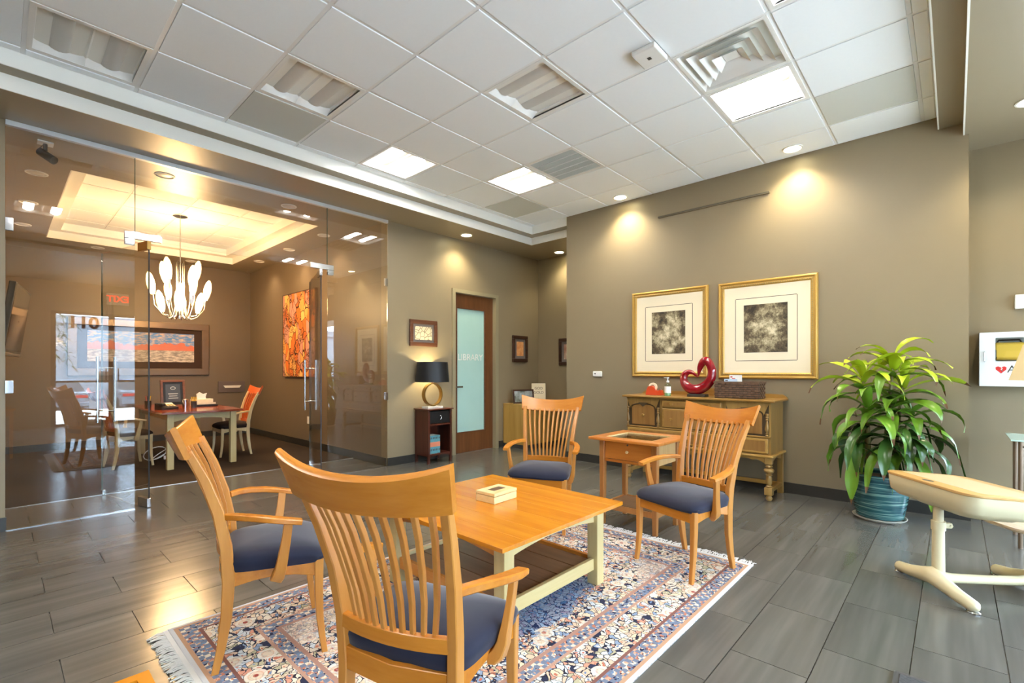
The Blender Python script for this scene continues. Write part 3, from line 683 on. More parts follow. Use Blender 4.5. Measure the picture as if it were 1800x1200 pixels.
for i in range(900):
    a = rr.uniform(0, 2 * PI); r = rr.uniform(.1, 1) ** .6 * 2.3; z = 3.6 + rr.uniform(-1.3, 1.7) - .15 * r
    p = Vector((r * math.cos(a), r * math.sin(a), z)); q = p + Vector((rr.uniform(-.3, .3), rr.uniform(-.3, .3), rr.uniform(-.4, .1)))
    sdv = Vector((rr.uniform(-1, 1), rr.uniform(-1, 1), rr.uniform(-1, 1))).normalized() * .035
    m.add([p - sdv, p + sdv, q + sdv * .3, q - sdv * .3], [(0, 1, 2, 3)])
tag(m.build('foliage', FROND, tre, ang=0), kind='stuff')
pal = thing('fan_palm', 'small fan palm outside behind the parked sedan', 'palm', (-.05, -21.2, -.62))
MB().cyl((0, 0, 0), (0, 0, .7), .16, 10, .12).build('trunk', BARK, pal)
for i in range(22):
    a = 2 * PI * i / 22 * 2.6; el = rr.uniform(.1, 1.2); R = .95
    d = Vector((math.cos(a) * math.cos(el), math.sin(a) * math.cos(el), math.sin(el))); sv = d.cross(Vector((0, 0, 1))).normalized()
    p = Vector((0, 0, .7)); m = MB()
    m.add([p, p + d * R * .55 + sv * .06, p + d * R - Vector((0, 0, .12)), p + d * R * .55 - sv * .06], [(0, 1, 2, 3)]); m.build('frond', FROND, pal, ang=0)
ex = thing('exit_sign', 'white exit sign with red letters, mirrored in the glass door', 'exit sign', (1.93, VF + .004, 2.86))
MB().box(-.2, .2, 0, .05, -.13, .13, .01).build('housing', ALU, ex)
text('lettering', 'EXIT', .20, EXITR, ex, (0, .0515, 0), (PI / 2, 0, PI), .001, .006)

# ------------------------------------------------------------------ ceiling fixtures
def troffer(i, j, lit, label, group):
    t = thing('ceiling_light', label, 'ceiling light', (U_I + (i + .5) * T, V_J + (j + .5) * T, ZC), 0, group)
    a = .2935; b = .265
    m = MB(); ring(m, -b, b, -b, b, a - b, -.002, .012); m.build('frame', ALU, t)
    prof = []
    for k in range(41):
        x = -b + 2 * b * k / 40; q = abs(abs(x) - .135)
        z = .035 + .055 * (1 - min(1, q / .13) ** 2) if abs(x) > .003 else .03
        prof.append((x, z))
    m = MB(); n = len(prof)
    m.add([(x, y, z) for y in (-b, b) for x, z in prof], [(k, k + 1, n + k + 1, n + k) for k in range(n - 1)])
    for y, yy in ((-b, -b + .055), (b, b - .055)):
        m.add([(x, y, .0) for x, z in prof] + [(x, yy, z) for x, z in prof], [(k, k + 1, n + k + 1, n + k) for k in range(n - 1)])
    for x in (-b, b): m.add([(x, -b, 0), (x, b, 0), (x, b, .05), (x, -b, .05)], [(0, 1, 2, 3)])
    m.build('reflector', ALU, t, ang=25)
    for x in (-.135, .135):
        m = MB(); P = [(x + .062 * math.sin(q), .062 - .040 * math.cos(q)) for q in [(-PI / 2 + PI * k / 10) for k in range(11)]]
        m.add([(px, y, pz) for y in (-b + .03, b - .03) for px, pz in P], [(k, k + 1, 12 + k, 11 + k) for k in range(10)]); m.build('lens', LIT if lit else LENS, t, ang=60)
    return t
LABL = {(2, -3): 'lit square ceiling light beside the square air diffuser', (0, 2): 'lit square ceiling light nearest the glass front', (2, 1): 'lit square ceiling light touching the air return grille',
        (0, -4): 'lit square ceiling light cut by the top edge near the right soffit', (0, -1): 'unlit square ceiling light in the middle of the tile ceiling',
        (-2, 1): 'unlit square ceiling light next to a grey panel by the soffit', (-4, 2): 'unlit square ceiling light in the top left corner'}
for c in LIT_CELLS: troffer(*c, True, LABL.get(c, 'added square ceiling light out of view, brightening the room'), 'square ceiling lights')
for c in UNLIT_CELLS: troffer(*c, False, LABL.get(c, 'unlit square ceiling light'), 'square ceiling lights')
t = thing('air_diffuser', 'white square cone air diffuser beside a lit ceiling light', 'air vent', (U_I + (VENT[0] + .5) * T, V_J + (VENT[1] + .5) * T, ZC))
def frust(mb, a, za, b, zb, th=.004):
    A = [(-a, -a, za), (a, -a, za), (a, a, za), (-a, a, za)]; B = [(-b, -b, zb), (b, -b, zb), (b, b, zb), (-b, b, zb)]
    mb.add(A + B, [(k, (k + 1) % 4, 4 + (k + 1) % 4, 4 + k) for k in range(4)])
m = MB(); ring(m, -.27, .27, -.27, .27, .0235, -.003, .01); m.build('frame', ALU, t)
m = MB(); frust(m, .27, 0, .235, .07); frust(m, .235, .07, .15, .085); m.build('throat', ALU, t, ang=20)
for a, b, z0, z1 in ((.225, .165, -.004, .045), (.160, .105, -.006, .040), (.098, .045, -.008, .032)):
    m = MB(); frust(m, a, z0, b, z1); frust(m, a - .004, z0 + .006, b - .003, z1 + .006); m.build('cone', ALU, t, ang=20)
MB().box(-.045, .045, -.045, .045, .024, .030).build('centre_plate', ALU, t)
MB().lathe([(.001, .088), (.15, .088), (.15, .083), (.001, .083)], 24, close=False).build('duct', BLACK, t)
t = thing('air_return_grille', 'square air return grille with dark louvres beside a lit light', 'air vent', (U_I + (GRILLE[0] + .5) * T, V_J + (GRILLE[1] + .5) * T, ZC))
m = MB(); ring(m, -.265, .265, -.265, .265, .028, -.003, .01); m.build('frame', ALU, t)
MB().box(-.265, .265, -.265, .265, .035, .04).build('backing', DGREY, t, ang=0)
for k in range(1, 5): MB().box(-.265 + .53 * k / 5 - .004, -.265 + .53 * k / 5 + .004, -.265, .265, -.002, .02).build('divider', ALU, t, ang=0)
for k in range(34): MB().box(-.265, .265, -.262 + k * .0158, -.259 + k * .0158, .0, .016).build('louvre', CGREY, t, ang=0)
t = thing('wireless_access_point', 'small white access point on the ceiling grid near the diffuser', 'access point', (3.02, 1.485, 3.3575), .0)
MB().box(-.10, .10, -.085, .085, -.038, -.002, .012).build('casing', ALU, t); MB().box(-.015, .015, -.012, .012, -.0386, -.038).build('logo_strip', DGREY, t, ang=0)
MB().box(-.06, .06, -.05, .05, -.002, .006).build('bracket', DGREY, t)
def downlight(x, y, z, lit, label, spot=0, col=(1, .86, .55), r=.085, tgt=None, size=2.1, blend=1.0):
    t = thing('downlight', label, 'downlight', (x, y, z), 0, 'recessed round downlights')
    MB().lathe([(r, .002), (r, -.006), (r - .012, -.008), (r - .015, .001)], 28, close=False).build('trim_ring', ALU, t)
    MB().lathe([(.001, -.0045), (r - .03, -.004), (r - .014, .001), (r - .018, .004), (.001, .004)], 24, close=False).build('lens', DLLIT if lit else LENS, t)
    if spot:
        rot = (0, 0, 0)
        if tgt: rot = (Vector(tgt) - Vector((x, y, z))).to_track_quat('-Z', 'Y').to_euler()
        lamp('lamp', 'SPOT', spot, col, t, (0, 0, -.03), rot, spot_size=size, spot_blend=blend, shadow_soft_size=.04)
    return t
downlight(5.26, 1.127, ZC - .006, True, 'lit ceiling downlight washing the wall above the large right etching', SPOT_E, tgt=(5.42, 1.127, 1.0))
downlight(5.28, 2.978, ZC - .006, True, 'lit ceiling downlight washing the wall left of the etchings', SPOT_E, tgt=(5.44, 2.978, 1.0))
downlight(4.586, 5.012, ZS, True, 'lit soffit downlight above the library door', SPOT_E * .8, tgt=(4.62, 5.15, 1.0))
downlight(6.284, 4.646, ZS, True, 'lit soffit downlight in the alcove', SPOT_E * .5, tgt=(6.40, 4.6, 1.0))
downlight(5.10, -.40, ZSR, True, 'lit downlight at the right edge of the picture', SPOT_E * .8, tgt=(5.5, -.4, 1.0))
cl = {(.27, 6.46): 'nearest downlight by the conference room screen', (.25, 7.65): 'middle downlight above the conference room screen', (.24, 8.86): 'farthest downlight above the conference room screen',
      (1.14, 5.63): 'left of two downlights just inside the glass front', (2.35, 5.63): 'right of two downlights just inside the glass front', (1.09, 9.70): 'left downlight at the conference back wall',
      (2.35, 9.70): 'right downlight at the conference back wall', (3.18, 8.86): 'downlight near the ribbon painting, at the back corner', (3.20, 6.49): 'downlight near the right glass door', (3.2, 7.65): 'downlight above the ribbon painting'}
for (x, y), lb in cl.items(): downlight(x, y, ZS, False, lb, CONF_SPOT_E, (1, .72, .42))

# ------------------------------------------------------------------ armchair
def make_chair(name, label, cat, seat_mat, wz, wx, group):
    c = thing(name, label, cat, (0, 0, 0), 0, group)
    S2 = (1, -1)
    def post(sx): return [(sx * .180, -.200, .0), (sx * .179, -.178, .10), (sx * .180, -.160, .22), (sx * .184, -.152, .36), (sx * .189, -.160, .50), (sx * .199, -.187, .65), (sx * .213, -.230, .78), (sx * .229, -.285, .905)]
    for sx in S2:
        MB().bar([(sx * .213, .212, 0), (sx * .211, .202, .07), (sx * .210, .192, .16), (sx * .211, .188, .28), (sx * .212, .188, .405)], [.024, .026, .029, .033, .036], [.024, .026, .030, .034, .036], foot=True).build('leg', wz, c)
    for sx in S2:
        MB().bar(post(sx), [.026, .028, .030, .031, .031, .029, .027, .025], [.028, .034, .042, .046, .044, .040, .034, .026], foot=True).build('back_post', wz, c)
    # crest rail : bowed board with dipped top
    m = MB(); n = 24; rows = []
    for k in range(n + 1):
        q = -1 + 2 * k / n; bow = -.045 * (1 - q * q)
        xt, xb = .271 * q, .254 * q; zt = .960 + .042 * abs(q) ** 2.2; zb = .862 + .016 * q * q
        yt, yb = -.330 + bow, -.282 + bow; th = .014
        ed = .8 if k in (0, n) else 1
        pts = []
        for (x, y, z, sgn) in ((xb, yb, zb, 1), (xt, yt, zt, 1), (xt, yt, zt, -1), (xb, yb, zb, -1)):
            pts.append((x, y + sgn * th * ed * .9, z + sgn * .4 * th))
        a, b, c_, d_ = [Vector(p) for p in pts]
        e = .05; rows.append([a.lerp(b, e * .6), a.lerp(b, 1 - e * .6), b.lerp(c_, .3), b.lerp(c_, .7), d_.lerp(c_, 1 - e * .6), d_.lerp(c_, e * .6), d_.lerp(a, .3), d_.lerp(a, .7)])
    m.add([p for r in rows for p in r], [(k * 8 + i, k * 8 + (i + 1) % 8, (k + 1) * 8 + (i + 1) % 8, (k + 1) * 8 + i) for k in range(n) for i in range(8)] + [tuple(range(8)), tuple(range(n * 8, n * 8 + 8))])
    m.build('crest_rail', wx, c, ang=40)
    pts = []
    for k in range(9):
        q = -1 + k / 4; pts.append((q * .182, -.168 - .028 * (1 - q * q), .485))
    MB().bar(pts, .042, .022, (0, 0, 1)).build('back_rail', wx, c)
    for k in range(10):
        q = -1 + 2 * k / 9; bow = 1 - q * q
        a = Vector((q * .132, -.170 - .027 * bow, .500)); b = Vector((q * .187, -.283 - .044 * bow, .885))
        mid = a.lerp(b, .5) + Vector((0, .018, 0)); q1 = a.lerp(mid, .5) + Vector((0, .006, 0)); q2 = mid.lerp(b, .5) + Vector((0, .006, 0))
        MB().bar([a, q1, mid, q2, b], [.013, .014, .015, .015, .015], [.014, .015, .016, .016, .015]).build('spindle', wz, c)
    # seat rails
    m = MB(); m.bar([(-.20, .190, .372), (.20, .190, .372)], .068, .022, (0, 0, 1)); m.build('seat_rail', wx, c)
    m = MB(); m.bar([(-.175, -.160, .372), (0, -.185, .372), (.175, -.160, .372)], .068, .022, (0, 0, 1)); m.build('seat_rail', wx, c)
    for sx in S2:
        m = MB(); P = [(sx * (.184 + (.212 - .184) * q), -.145 + .325 * q, .372 + .012 * (1 - (2 * q - 1) ** 2)) for q in (0, .25, .5, .75, 1)]
        m.bar(P, [.07, .054, .046, .054, .07], .022, (0, 0, 1)); m.build('seat_rail', wx, c)
    # cushion
    m = MB(); out = []
    def outline(k, z):
        o_ = []
        for q in range(40):
            a = 2 * PI * q / 40; ca, sa = math.cos(a), math.sin(a); e = .32
            X = math.copysign(abs(ca) ** e, ca); Y = math.copysign(abs(sa) ** e, sa)
            yy = .028 + .202 * Y * k; hw = .208 + (.249 - .208) * (Y * .5 + .5); o_.append((X * hw * k, yy, z - (.026 * max(0, yy / .23) ** 2 if z > .42 else 0)))
        return o_
    for k, z in ((.02, .484), (.3, .483), (.6, .479), (.82, .472), (.93, .462), (.985, .449), (1.0, .436), (.985, .418), (.97, .398), (.02, .398)): out.append(outline(k, z))
    m.add([p for r in out for p in r], [(i * 40 + q, i * 40 + (q + 1) % 40, (i + 1) * 40 + (q + 1) % 40, (i + 1) * 40 + q) for i in range(len(out) - 1) for q in range(40)] + [tuple(range(40)), tuple(range(360, 400))])
    m.build('cushion', seat_mat, c, ang=60)
    # arms
    for sx in S2:
        P = [(sx * .194, -.165, .628), (sx * .222, -.13, .631), (sx * .252, -.075, .628), (sx * .272, -.01, .618), (sx * .279, .05, .606), (sx * .276, .115, .592)]
        MB().bar(P, [.026, .030, .036, .042, .046, .042], [.026, .025, .024, .023, .022, .020], (1, 0, 0), .35).build('armrest', wx, c)
        P = [(sx * .205, .022, .352), (sx * .219, .024, .356), (sx * .233, .030, .372), (sx * .244, .038, .402), (sx * .251, .046, .45), (sx * .260, .057, .52), (sx * .267, .066, .598)]
        MB().bar(P, [.030, .036, .038, .032, .024, .020, .020], [.046, .048, .048, .044, .040, .036, .034]).build('arm_support', wz, c)
    return c
RUGZ = .011
CH0 = make_chair('armchair', 'cherry spindle back armchair nearest the viewer, seen from behind', 'armchair', NAVY, CHERRY_Z, CHERRY_X, 'spindle back armchairs around the coffee table')
def place(c, x, y, deg, z): c.location = (x, y, z); c.rotation_euler = (0, 0, math.radians(deg - 90))
place(CH0, .929, 1.197, 20.12, RUGZ)
for lb, x, y, a in (('cherry spindle back armchair at left, seen in profile facing right', .853, 2.255, -19.5), ('cherry spindle back armchair at right, in front of the sideboard', 2.992, 1.224, 162.1),
                    ('cherry spindle back armchair behind the coffee table, left of display table', 2.994, 2.374, 204.4)):
    c = copy_tree(CH0); c['label'] = lb; place(c, x, y, a, RUGZ)
PALEZ = wood('pale_cherry_upright', s(206, 180, 128), s(220, 198, 152), 'z', .35); DEEPX = wood('deep_cherry_across', s(190, 82, 34), s(210, 104, 48), 'x', .3)
CH1 = make_chair('conference_chair', 'pale framed chair with orange spindle back, right of conference table', 'armchair', BROWNS, PALEZ, DEEPX, 'conference chairs')
for o in CH1.children:
    if o.name.startswith('spindle'): o.data.materials[0] = DEEPX
    if o.name.startswith(('armrest', 'seat_rail')): o.data.materials[0] = PALEZ
place(CH1, 2.393, 7.70, 178, 0)
c = copy_tree(CH1); c['label'] = 'pale framed chair left of conference table, behind the glass door'; place(c, 1.16, 7.72, 8, 0)

# ------------------------------------------------------------------ rug
RGX, RGY = 1.350, .885
rug = thing('persian_rug', 'cream and navy floral oriental rug under the coffee table', 'rug', (1.905, 1.80, 0))
RUGM = rug_mat(RGX, RGY)
MB().box(-RGX, RGX, -RGY, RGY, 0, .010, .003).build('pile', RUGM, rug)
FRNG = plain('rug_fringe_cotton', s(222, 220, 216), .9, var=.05)
rr = random.Random(11)
for sx in (-1, 1):
    m = MB(); y = -RGY + .004
    m.box(sx * RGX, sx * (RGX + .018), -RGY, RGY, .001, .007)
    while y < RGY - .004:
        Ln = rr.uniform(.045, .075); dy = rr.uniform(-.02, .02); z = rr.uniform(.003, .009)
        a = Vector((sx * (RGX + .014), y, .004)); b = a + Vector((sx * Ln * .5, dy * .4, z - .001)); c_ = a + Vector((sx * Ln, dy, .0))
        m.bar([a, b, c_], .0045, .003, (0, 1, 0)); y += rr.uniform(.005, .008)
    tag(m.build('fringe', FRNG, rug), kind='stuff')

# ------------------------------------------------------------------ coffee table
ct = thing('coffee_table', 'low cherry coffee table with pale legs and slatted lower shelf', 'coffee table', (1.985, 1.915, RUGZ))
a, b, z = .508, .526, .459
edges = [-a, -.36, -.21, -.04, .12, .27, .40, a]
for x0, x1 in zip(edges, edges[1:]): MB().box(x0 + .0004, x1 - .0004, -b, b, z - .020, z, .0015).build('top_board', TOPW, ct)
lx, ly = .385, .420
for sx in (1, -1):
    for sy in (1, -1):
        MB().box(sx * lx - .034, sx * lx + .034, sy * ly - .034, sy * ly + .034, 0, z - .020, .004).build('leg', MAPLE, ct)
for sy in (1, -1):
    n = 14; P = [(-lx + .034, z - .021), (lx - .034, z - .021)] + [((lx - .034) * (1 - 2 * k / n), z - .105 + .030 * (1 - (1 - 2 * k / n) ** 2)) for k in range(n + 1)]
    MB().prism(P, sy * ly - .011, sy * ly + .011, 'xz').build('apron', MAPLEX, ct, ang=20)
    MB().box(-lx + .034, lx - .034, sy * ly - .012, sy * ly + .012, .085, .150, .003).build('lower_rail', MAPLEX, ct)
for sx in (1, -1):  # pale rails given cherry colour to paint the orange reflected on them
    P = [(-ly + .034, z - .021), (ly - .034, z - .021)] + [((ly - .034) * (1 - 2 * k / n), z - .105 + .030 * (1 - (1 - 2 * k / n) ** 2)) for k in range(n + 1)]
    MB().prism(P, sx * lx - .011, sx * lx + .011, 'yz').build('apron', CHERRY_Y, ct, ang=20)
    MB().box(sx * lx - .012, sx * lx + .012, -ly + .034, ly - .034, .085, .150, .003).build('lower_rail', CHERRY_Y, ct)
for k in range(5):
    x0 = -.37 + k * .148; MB().box(x0 + .003, x0 + .145, -ly + .012, ly - .012, .118, .132, .002).build('shelf_slat', SHELFW, ct)
bx = thing('wooden_box', 'small pale wooden box with dark inlay on the coffee table', 'box', (2.030, 1.957, RUGZ + .4595), .05)
MB().box(-.10, .10, -.072, .072, 0, .040, .003).build('body', PINE, bx); MB().box(-.101, .101, -.073, .073, .042, .060, .003).build('lid', PINE, bx)
MB().box(-.05, .05, -.026, .026, .0595, .0608).build('inlay', SHELFW, bx, ang=0)

# ------------------------------------------------------------------ display table between the far chairs
DISPS = wood('display_side_pale', s(166, 128, 76), s(188, 150, 98), 'z', .35)  # side panels paler than the rest of the table
dt = thing('display_table', 'cherry side table with glass display top and drawer between armchairs', 'side table', (3.545, 1.832, 0))
a, b, z = .280, .296, .70
hx, hy = .175, .195
m = MB(); m.box(-a, -hx, -b, b, z - .022, z, .005).box(hx, a, -b, b, z - .022, z, .005).box(-hx, hx, -b, -hy, z - .022, z, .005).box(-hx, hx, hy, b, z - .022, z, .005); m.build('top_frame', DISPT, dt)
MB().box(-hx, hx, -hy, hy, z - .012, z - .006).build('glass_top', GLASSW, dt, ang=0)
m = MB(); ring(m, -hx + .004, hx - .004, -hy + .004, hy - .004, .004, z - .012, z - .001); m.build('glass_bead', PINE, dt)
lx, ly = .178, .222
for sx in (1, -1):
    for sy in (1, -1): MB().bar([(sx * lx, sy * ly, 0), (sx * lx, sy * ly, .5), (sx * lx, sy * ly, z - .022)], [.034, .044, .044], [.034, .044, .044]).build('leg', DISPW, dt)
MB().box(lx - .01, lx + .01, -ly + .022, ly - .022, z - .19, z - .022).build('back_panel', DISPW, dt)
for sy in (1, -1): MB().box(-lx + .022, lx - .022, sy * ly - .01, sy * ly + .01, z - .19, z - .022).build('side_panel', DISPS, dt)
MB().box(-lx - .006, -lx + .014, -ly + .022, ly - .022, z - .195, z - .175).build('front_rail', DISPT, dt)
dr = MB().box(-lx - .008, -lx + .010, -ly + .025, ly - .025, z - .172, z - .026, .003).build('drawer_front', DISPT, dt)
MB().lathe([(.001, -.024), (.010, -.022), (.012, -.015), (.008, -.006), (.007, 0)], 16, (-lx - .006, 0, z - .105), Matrix.Rotation(PI / 2, 4, 'Y'), False).build('knob', PINE, dr)
MB().cyl((-lx - .011, 0, z - .052), (-lx - .004, 0, z - .052), .007, 12).build('lock', DGREY, dr)
MB().box(-hx, hx, -hy, hy, z - .10, z - .095).build('display_tray', plain('tray_lining', s(112, 108, 92), .9), dt, ang=0)
MB().box(-lx + .02, lx - .02, -ly + .02, ly - .02, .150, .166, .003).build('shelf', SHELFW, dt)
m = MB()
for sy in (1, -1): m.box(-lx + .02, lx - .02, sy * ly - .009, sy * ly + .009, .125, .166)
for sx in (1, -1): m.box(sx * lx - .009, sx * lx + .009, -ly + .02, ly - .02, .125, .166)
m.build('stretcher', DISPW, dt)
k = thing('key', 'old brass key lying in the glass display top', 'key', (3.45, 1.70, .612), .7)
MB().cyl((-.07, 0, .01), (.05, 0, .01), .005, 8).build('shaft', BRASS, k); MB().tube([(.07 + .02 * math.cos(q * PI / 6), .02 * math.sin(q * PI / 6), .012) for q in range(12)], .006, 8, True).build('bow', BRASS, k)
MB().box(-.07, -.045, 0, .025, .007, .013).build('bit', BRASS, k)
# table in the lower left corner
gt = thing('glass_top_table', 'corner of an orange wood side table at the bottom left edge', 'side table', (-.065, .78, 0))
a = .25; m = MB(); ring(m, -a + .02, a - .02, -a + .02, a - .02, .02, .668, .70); m.build('top_frame', TOPW, gt)
MB().box(-a + .02, a - .02, -a + .02, a - .02, .686, .694).build('glass_top', plain('grey_glass_panel', s(150, 128, 84), .12, var=.1, vs=14), gt)
for sx in (1, -1):
    for sy in (1, -1): MB().bar([(sx * .21, sy * .21, 0), (sx * .21, sy * .21, .67)], [.03, .04], [.03, .04]).build('leg', CHERRY_Z, gt)
m = MB(); ring(m, -.20, .20, -.20, .20, .018, .59, .668); m.build('apron', CHERRY_Y, gt)

# ------------------------------------------------------------------ sideboard (front looks to -X)
sb = thing('sideboard', 'antique oak sideboard with turned legs under the framed etchings', 'sideboard', (0, 0, 0))
F_, B_ = 4.995, 5.445; y0, y1 = 1.250, 2.735
MB().box(4.955, 5.462, 1.205, 2.775, .925, .947, .006).build('top', OAK, sb)
P = [(1.215, .947), (1.215, .958), (1.25, .985), (1.40, .988), (1.72, .988), (1.80, 1.005), (1.9, 1.03), (2.08, 1.03), (2.18, 1.005), (2.26, .988), (2.58, .988), (2.73, .985), (2.765, .958), (2.765, .947)]
MB().prism(P, 5.440, 5.460, 'yz').build('back_gallery', OAK, sb, ang=15)
MB().box(F_ + .016, B_, y0, y1, .425, .925).build('case', OAKZ, sb, ang=0)
MB().box(F_ - .03, B_ + .012, y0 - .028, y1 + .028, .405, .428, .007).build('base_moulding', OAK, sb)
MB().box(F_ - .006, F_ + .02, y0, y1, .588, .604, .004).build('mid_moulding', OAK, sb)
def knob(parent, y, z, r=.016, x=F_):
    MB().lathe([(.001, -.030), (r * .8, -.028), (r, -.020), (r * .7, -.012), (r * .45, -.006), (r * .7, 0)], 16, (x, y, z), Matrix.Rotation(PI / 2, 4, 'Y'), False).build('knob', OAK, parent)
for (c0, c1) in ((2.354, 2.713), (1.278, 1.640)):
    # door recess, arched spandrel and panel
    mid = (c0 + c1) / 2; hw = (c1 - c0) / 2
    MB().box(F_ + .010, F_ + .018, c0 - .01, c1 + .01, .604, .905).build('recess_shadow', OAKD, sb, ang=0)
    n = 20; arch = [(mid + (hw - .03) * math.cos(PI * k / n), .800 + .062 * math.sin(PI * k / n) ** .7) for k in range(n + 1)]
    sp_ = MB(); top = [(mid + (hw + .022) * (1 - 2 * k / n), .925) for k in range(n + 1)]
    vs = [(F_ - .004, a_[0], a_[1]) for a_ in arch] + [(F_ - .004, t_[0], .925) for t_ in top] + [(F_ + .014, a_[0], a_[1]) for a_ in arch] + [(F_ + .014, t_[0], .925) for t_ in top]
    q = n + 1; fs = [(i, i + 1, q + i + 1, q + i) for i in range(n)] + [(2 * q + i, 3 * q + i, 3 * q + i + 1, 2 * q + i + 1) for i in range(n)] + [(i, 2 * q + i, 2 * q + i + 1, i + 1) for i in range(n)] + [(q + i, q + i + 1, 3 * q + i + 1, 3 * q + i) for i in range(n)]
    sp_.add(vs, fs); sp_.build('arch_spandrel', OAKZ, sb, ang=40)
    P = [(mid - hw + .045, .622), (mid + hw - .045, .622), (mid + hw - .045, .795)] + [(mid + (hw - .045) * math.cos(PI * k / n), .795 + .052 * math.sin(PI * k / n) ** .7) for k in range(1, n)] + [(mid - hw + .045, .795)]
    dr = MB().prism(P, F_ + .002, F_ + .012, 'yz').build('door', OAKP, sb, ang=15); knob(dr, mid - .005, .730, .017)
    MB().prism([(mid - .055, .868), (mid + .055, .868), (mid + .02, .838), (mid, .822), (mid - .02, .838)], F_ - .008, F_ + .004, 'yz').build('carved_drop', OAKD, dr)
for y in (2.713, 2.354, 1.640, 1.278):
    MB().lathe([(.013, .604), (.016, .612), (.010, .622), (.015, .632), (.009, .642), (.019, .668), (.017, .69), (.010, .730), (.008, .752), (.014, .760), (.009, .770), (.013, .782), (.010, .796), (.014, .806), (.014, .82)], 14, (F_ - .004, y, 0)).build('turned_column', OAKZ, sb)
def drawer(yy0, yy1, z0, z1, knobs, panel=False):
    d_ = MB().box(F_ - .012, F_ + .016, yy0, yy1, z0, z1, .009).build('drawer', OAK, sb)
    MB().box(F_ - .0135, F_ - .010, yy0 + .022, yy1 - .022, z0 + .02, z1 - .02, .001).build('drawer_panel', OAKP, d_)
    for y, z in knobs: knob(d_, y, z, .015, F_ - .012)
drawer(1.690, 2.308, .830, .902, ((2.20, .866), (1.80, .866)))
drawer(1.690, 2.308, .612, .815, ((2.20, .705), (1.80, .705)))
drawer(y0 + .02, y1 - .02, .442, .582, ((2.46, .51), (1.50, .51)))
n = 24
for yy0, yy1 in ((y0 + .04, 1.99), (1.99, y1 - .04)):
    P = [(yy0, .405), (yy1, .405)] + [(yy1 + (yy0 - yy1) * k / n, .345 + .038 * min(1, 3.2 * math.sin(PI * k / n)) - .012 * (abs(math.sin(3 * PI * k / n)) > .96)) for k in range(n + 1)]
    MB().prism(P, F_, F_ + .02, 'yz').build('front_apron', OAK, sb, ang=20)
for y in (y0 + .012, y1 - .012):
    P = [(F_ + .03, .405), (B_ - .02, .405), (B_ - .02, .34), (B_ - .08, .35), (5.22, .385), (F_ + .08, .35), (F_ + .03, .34)]
    MB().prism(P, y - .008, y + .008, 'xz').build('side_apron', OAK, sb, ang=10)
leg = [(.018, 0), (.027, .012), (.029, .028), (.020, .042), (.014, .05)]
for y in (y0 + .018, 1.993, y1 - .018)[::2]:
    m = MB().lathe(leg + [(.014, .052)], 18, (F_ + .02, y, 0))
    m.box(F_ - .014, F_ + .054, y - .034, y + .034, .052, .125, .006)
    m.lathe([(.020, .125), (.028, .135), (.018, .148), (.025, .165), (.026, .215), (.022, .232), (.030, .242), (.020, .252), (.040, .272), (.044, .288), (.036, .300), (.020, .308), (.032, .322), (.024, .335), (.030, .345)], 20, (F_ + .02, y, 0))
    m.box(F_ - .012, F_ + .052, y - .032, y + .032, .345, .405, .004); m.build('turned_leg', OAKZ, sb)
    MB().box(B_ - .045, B_, y - .025, y + .025, 0, .405, .004).build('rear_leg', OAKZ, sb)
    MB().box(F_ + .05, B_ - .045, y - .018, y + .018, .072, .112, .004).build('side_stretcher', OAK, sb)
MB().box(B_ - .06, B_ - .03, y0 + .03, y1 - .03, .072, .112, .004).build('back_stretcher', OAK, sb)
ZT = .948
# tape dispenser
t = thing('tape_dispenser', 'orange red tape dispenser at the left end of the sideboard', 'tape dispenser', (5.16, 2.475, ZT))
MB().prism([(.095, 0), (-.095, 0), (-.095, .018), (-.085, .055), (-.07, .062), (-.055, .05), (-.02, .05), (-.005, .085), (.03, .105), (.07, .095), (.085, .06), (.095, .02)], -.026, .026, 'yz').build('body', ORANGEP, t, ang=20)
MB().lathe([(.028, -.010), (.05, -.010), (.05, .010), (.028, .010), (.028, -.010)], 24, (0, .02, .088), Matrix.Rotation(PI / 2, 4, 'Y'), False).build('tape_roll', MATB, t)
MB().box(-.012, .012, -.082, -.066, .058, .076, .002).build('cutter', STEEL, t)
# pump bottle
t = thing('pump_bottle', 'clear hand sanitizer pump bottle with white label on the sideboard', 'bottle', (5.03, 2.262, ZT))
MB().lathe([(.030, 0), (.034, .005), (.034, .115), (.026, .135), (.013, .142), (.013, .150)], 20).build('bottle', glass('bottle_plastic', (.80, .90, .84, 1), .06), t)
MB().lathe([(.031, .004), (.031, .045), (.001, .045)], 20).build('gel', plain('green_gel', s(150, 190, 140), .2), t)
MB().lathe([(.0345, .035), (.0345, .105)], 20, close=False).build('label', PAPER, t)
MB().lathe([(.015, .148), (.016, .165), (.007, .168), (.005, .190), (.013, .192), (.013, .203), (.001, .205)], 16).box(-.008, .008, 0, .04, .195, .203, .002).build('pump', ALU, t)
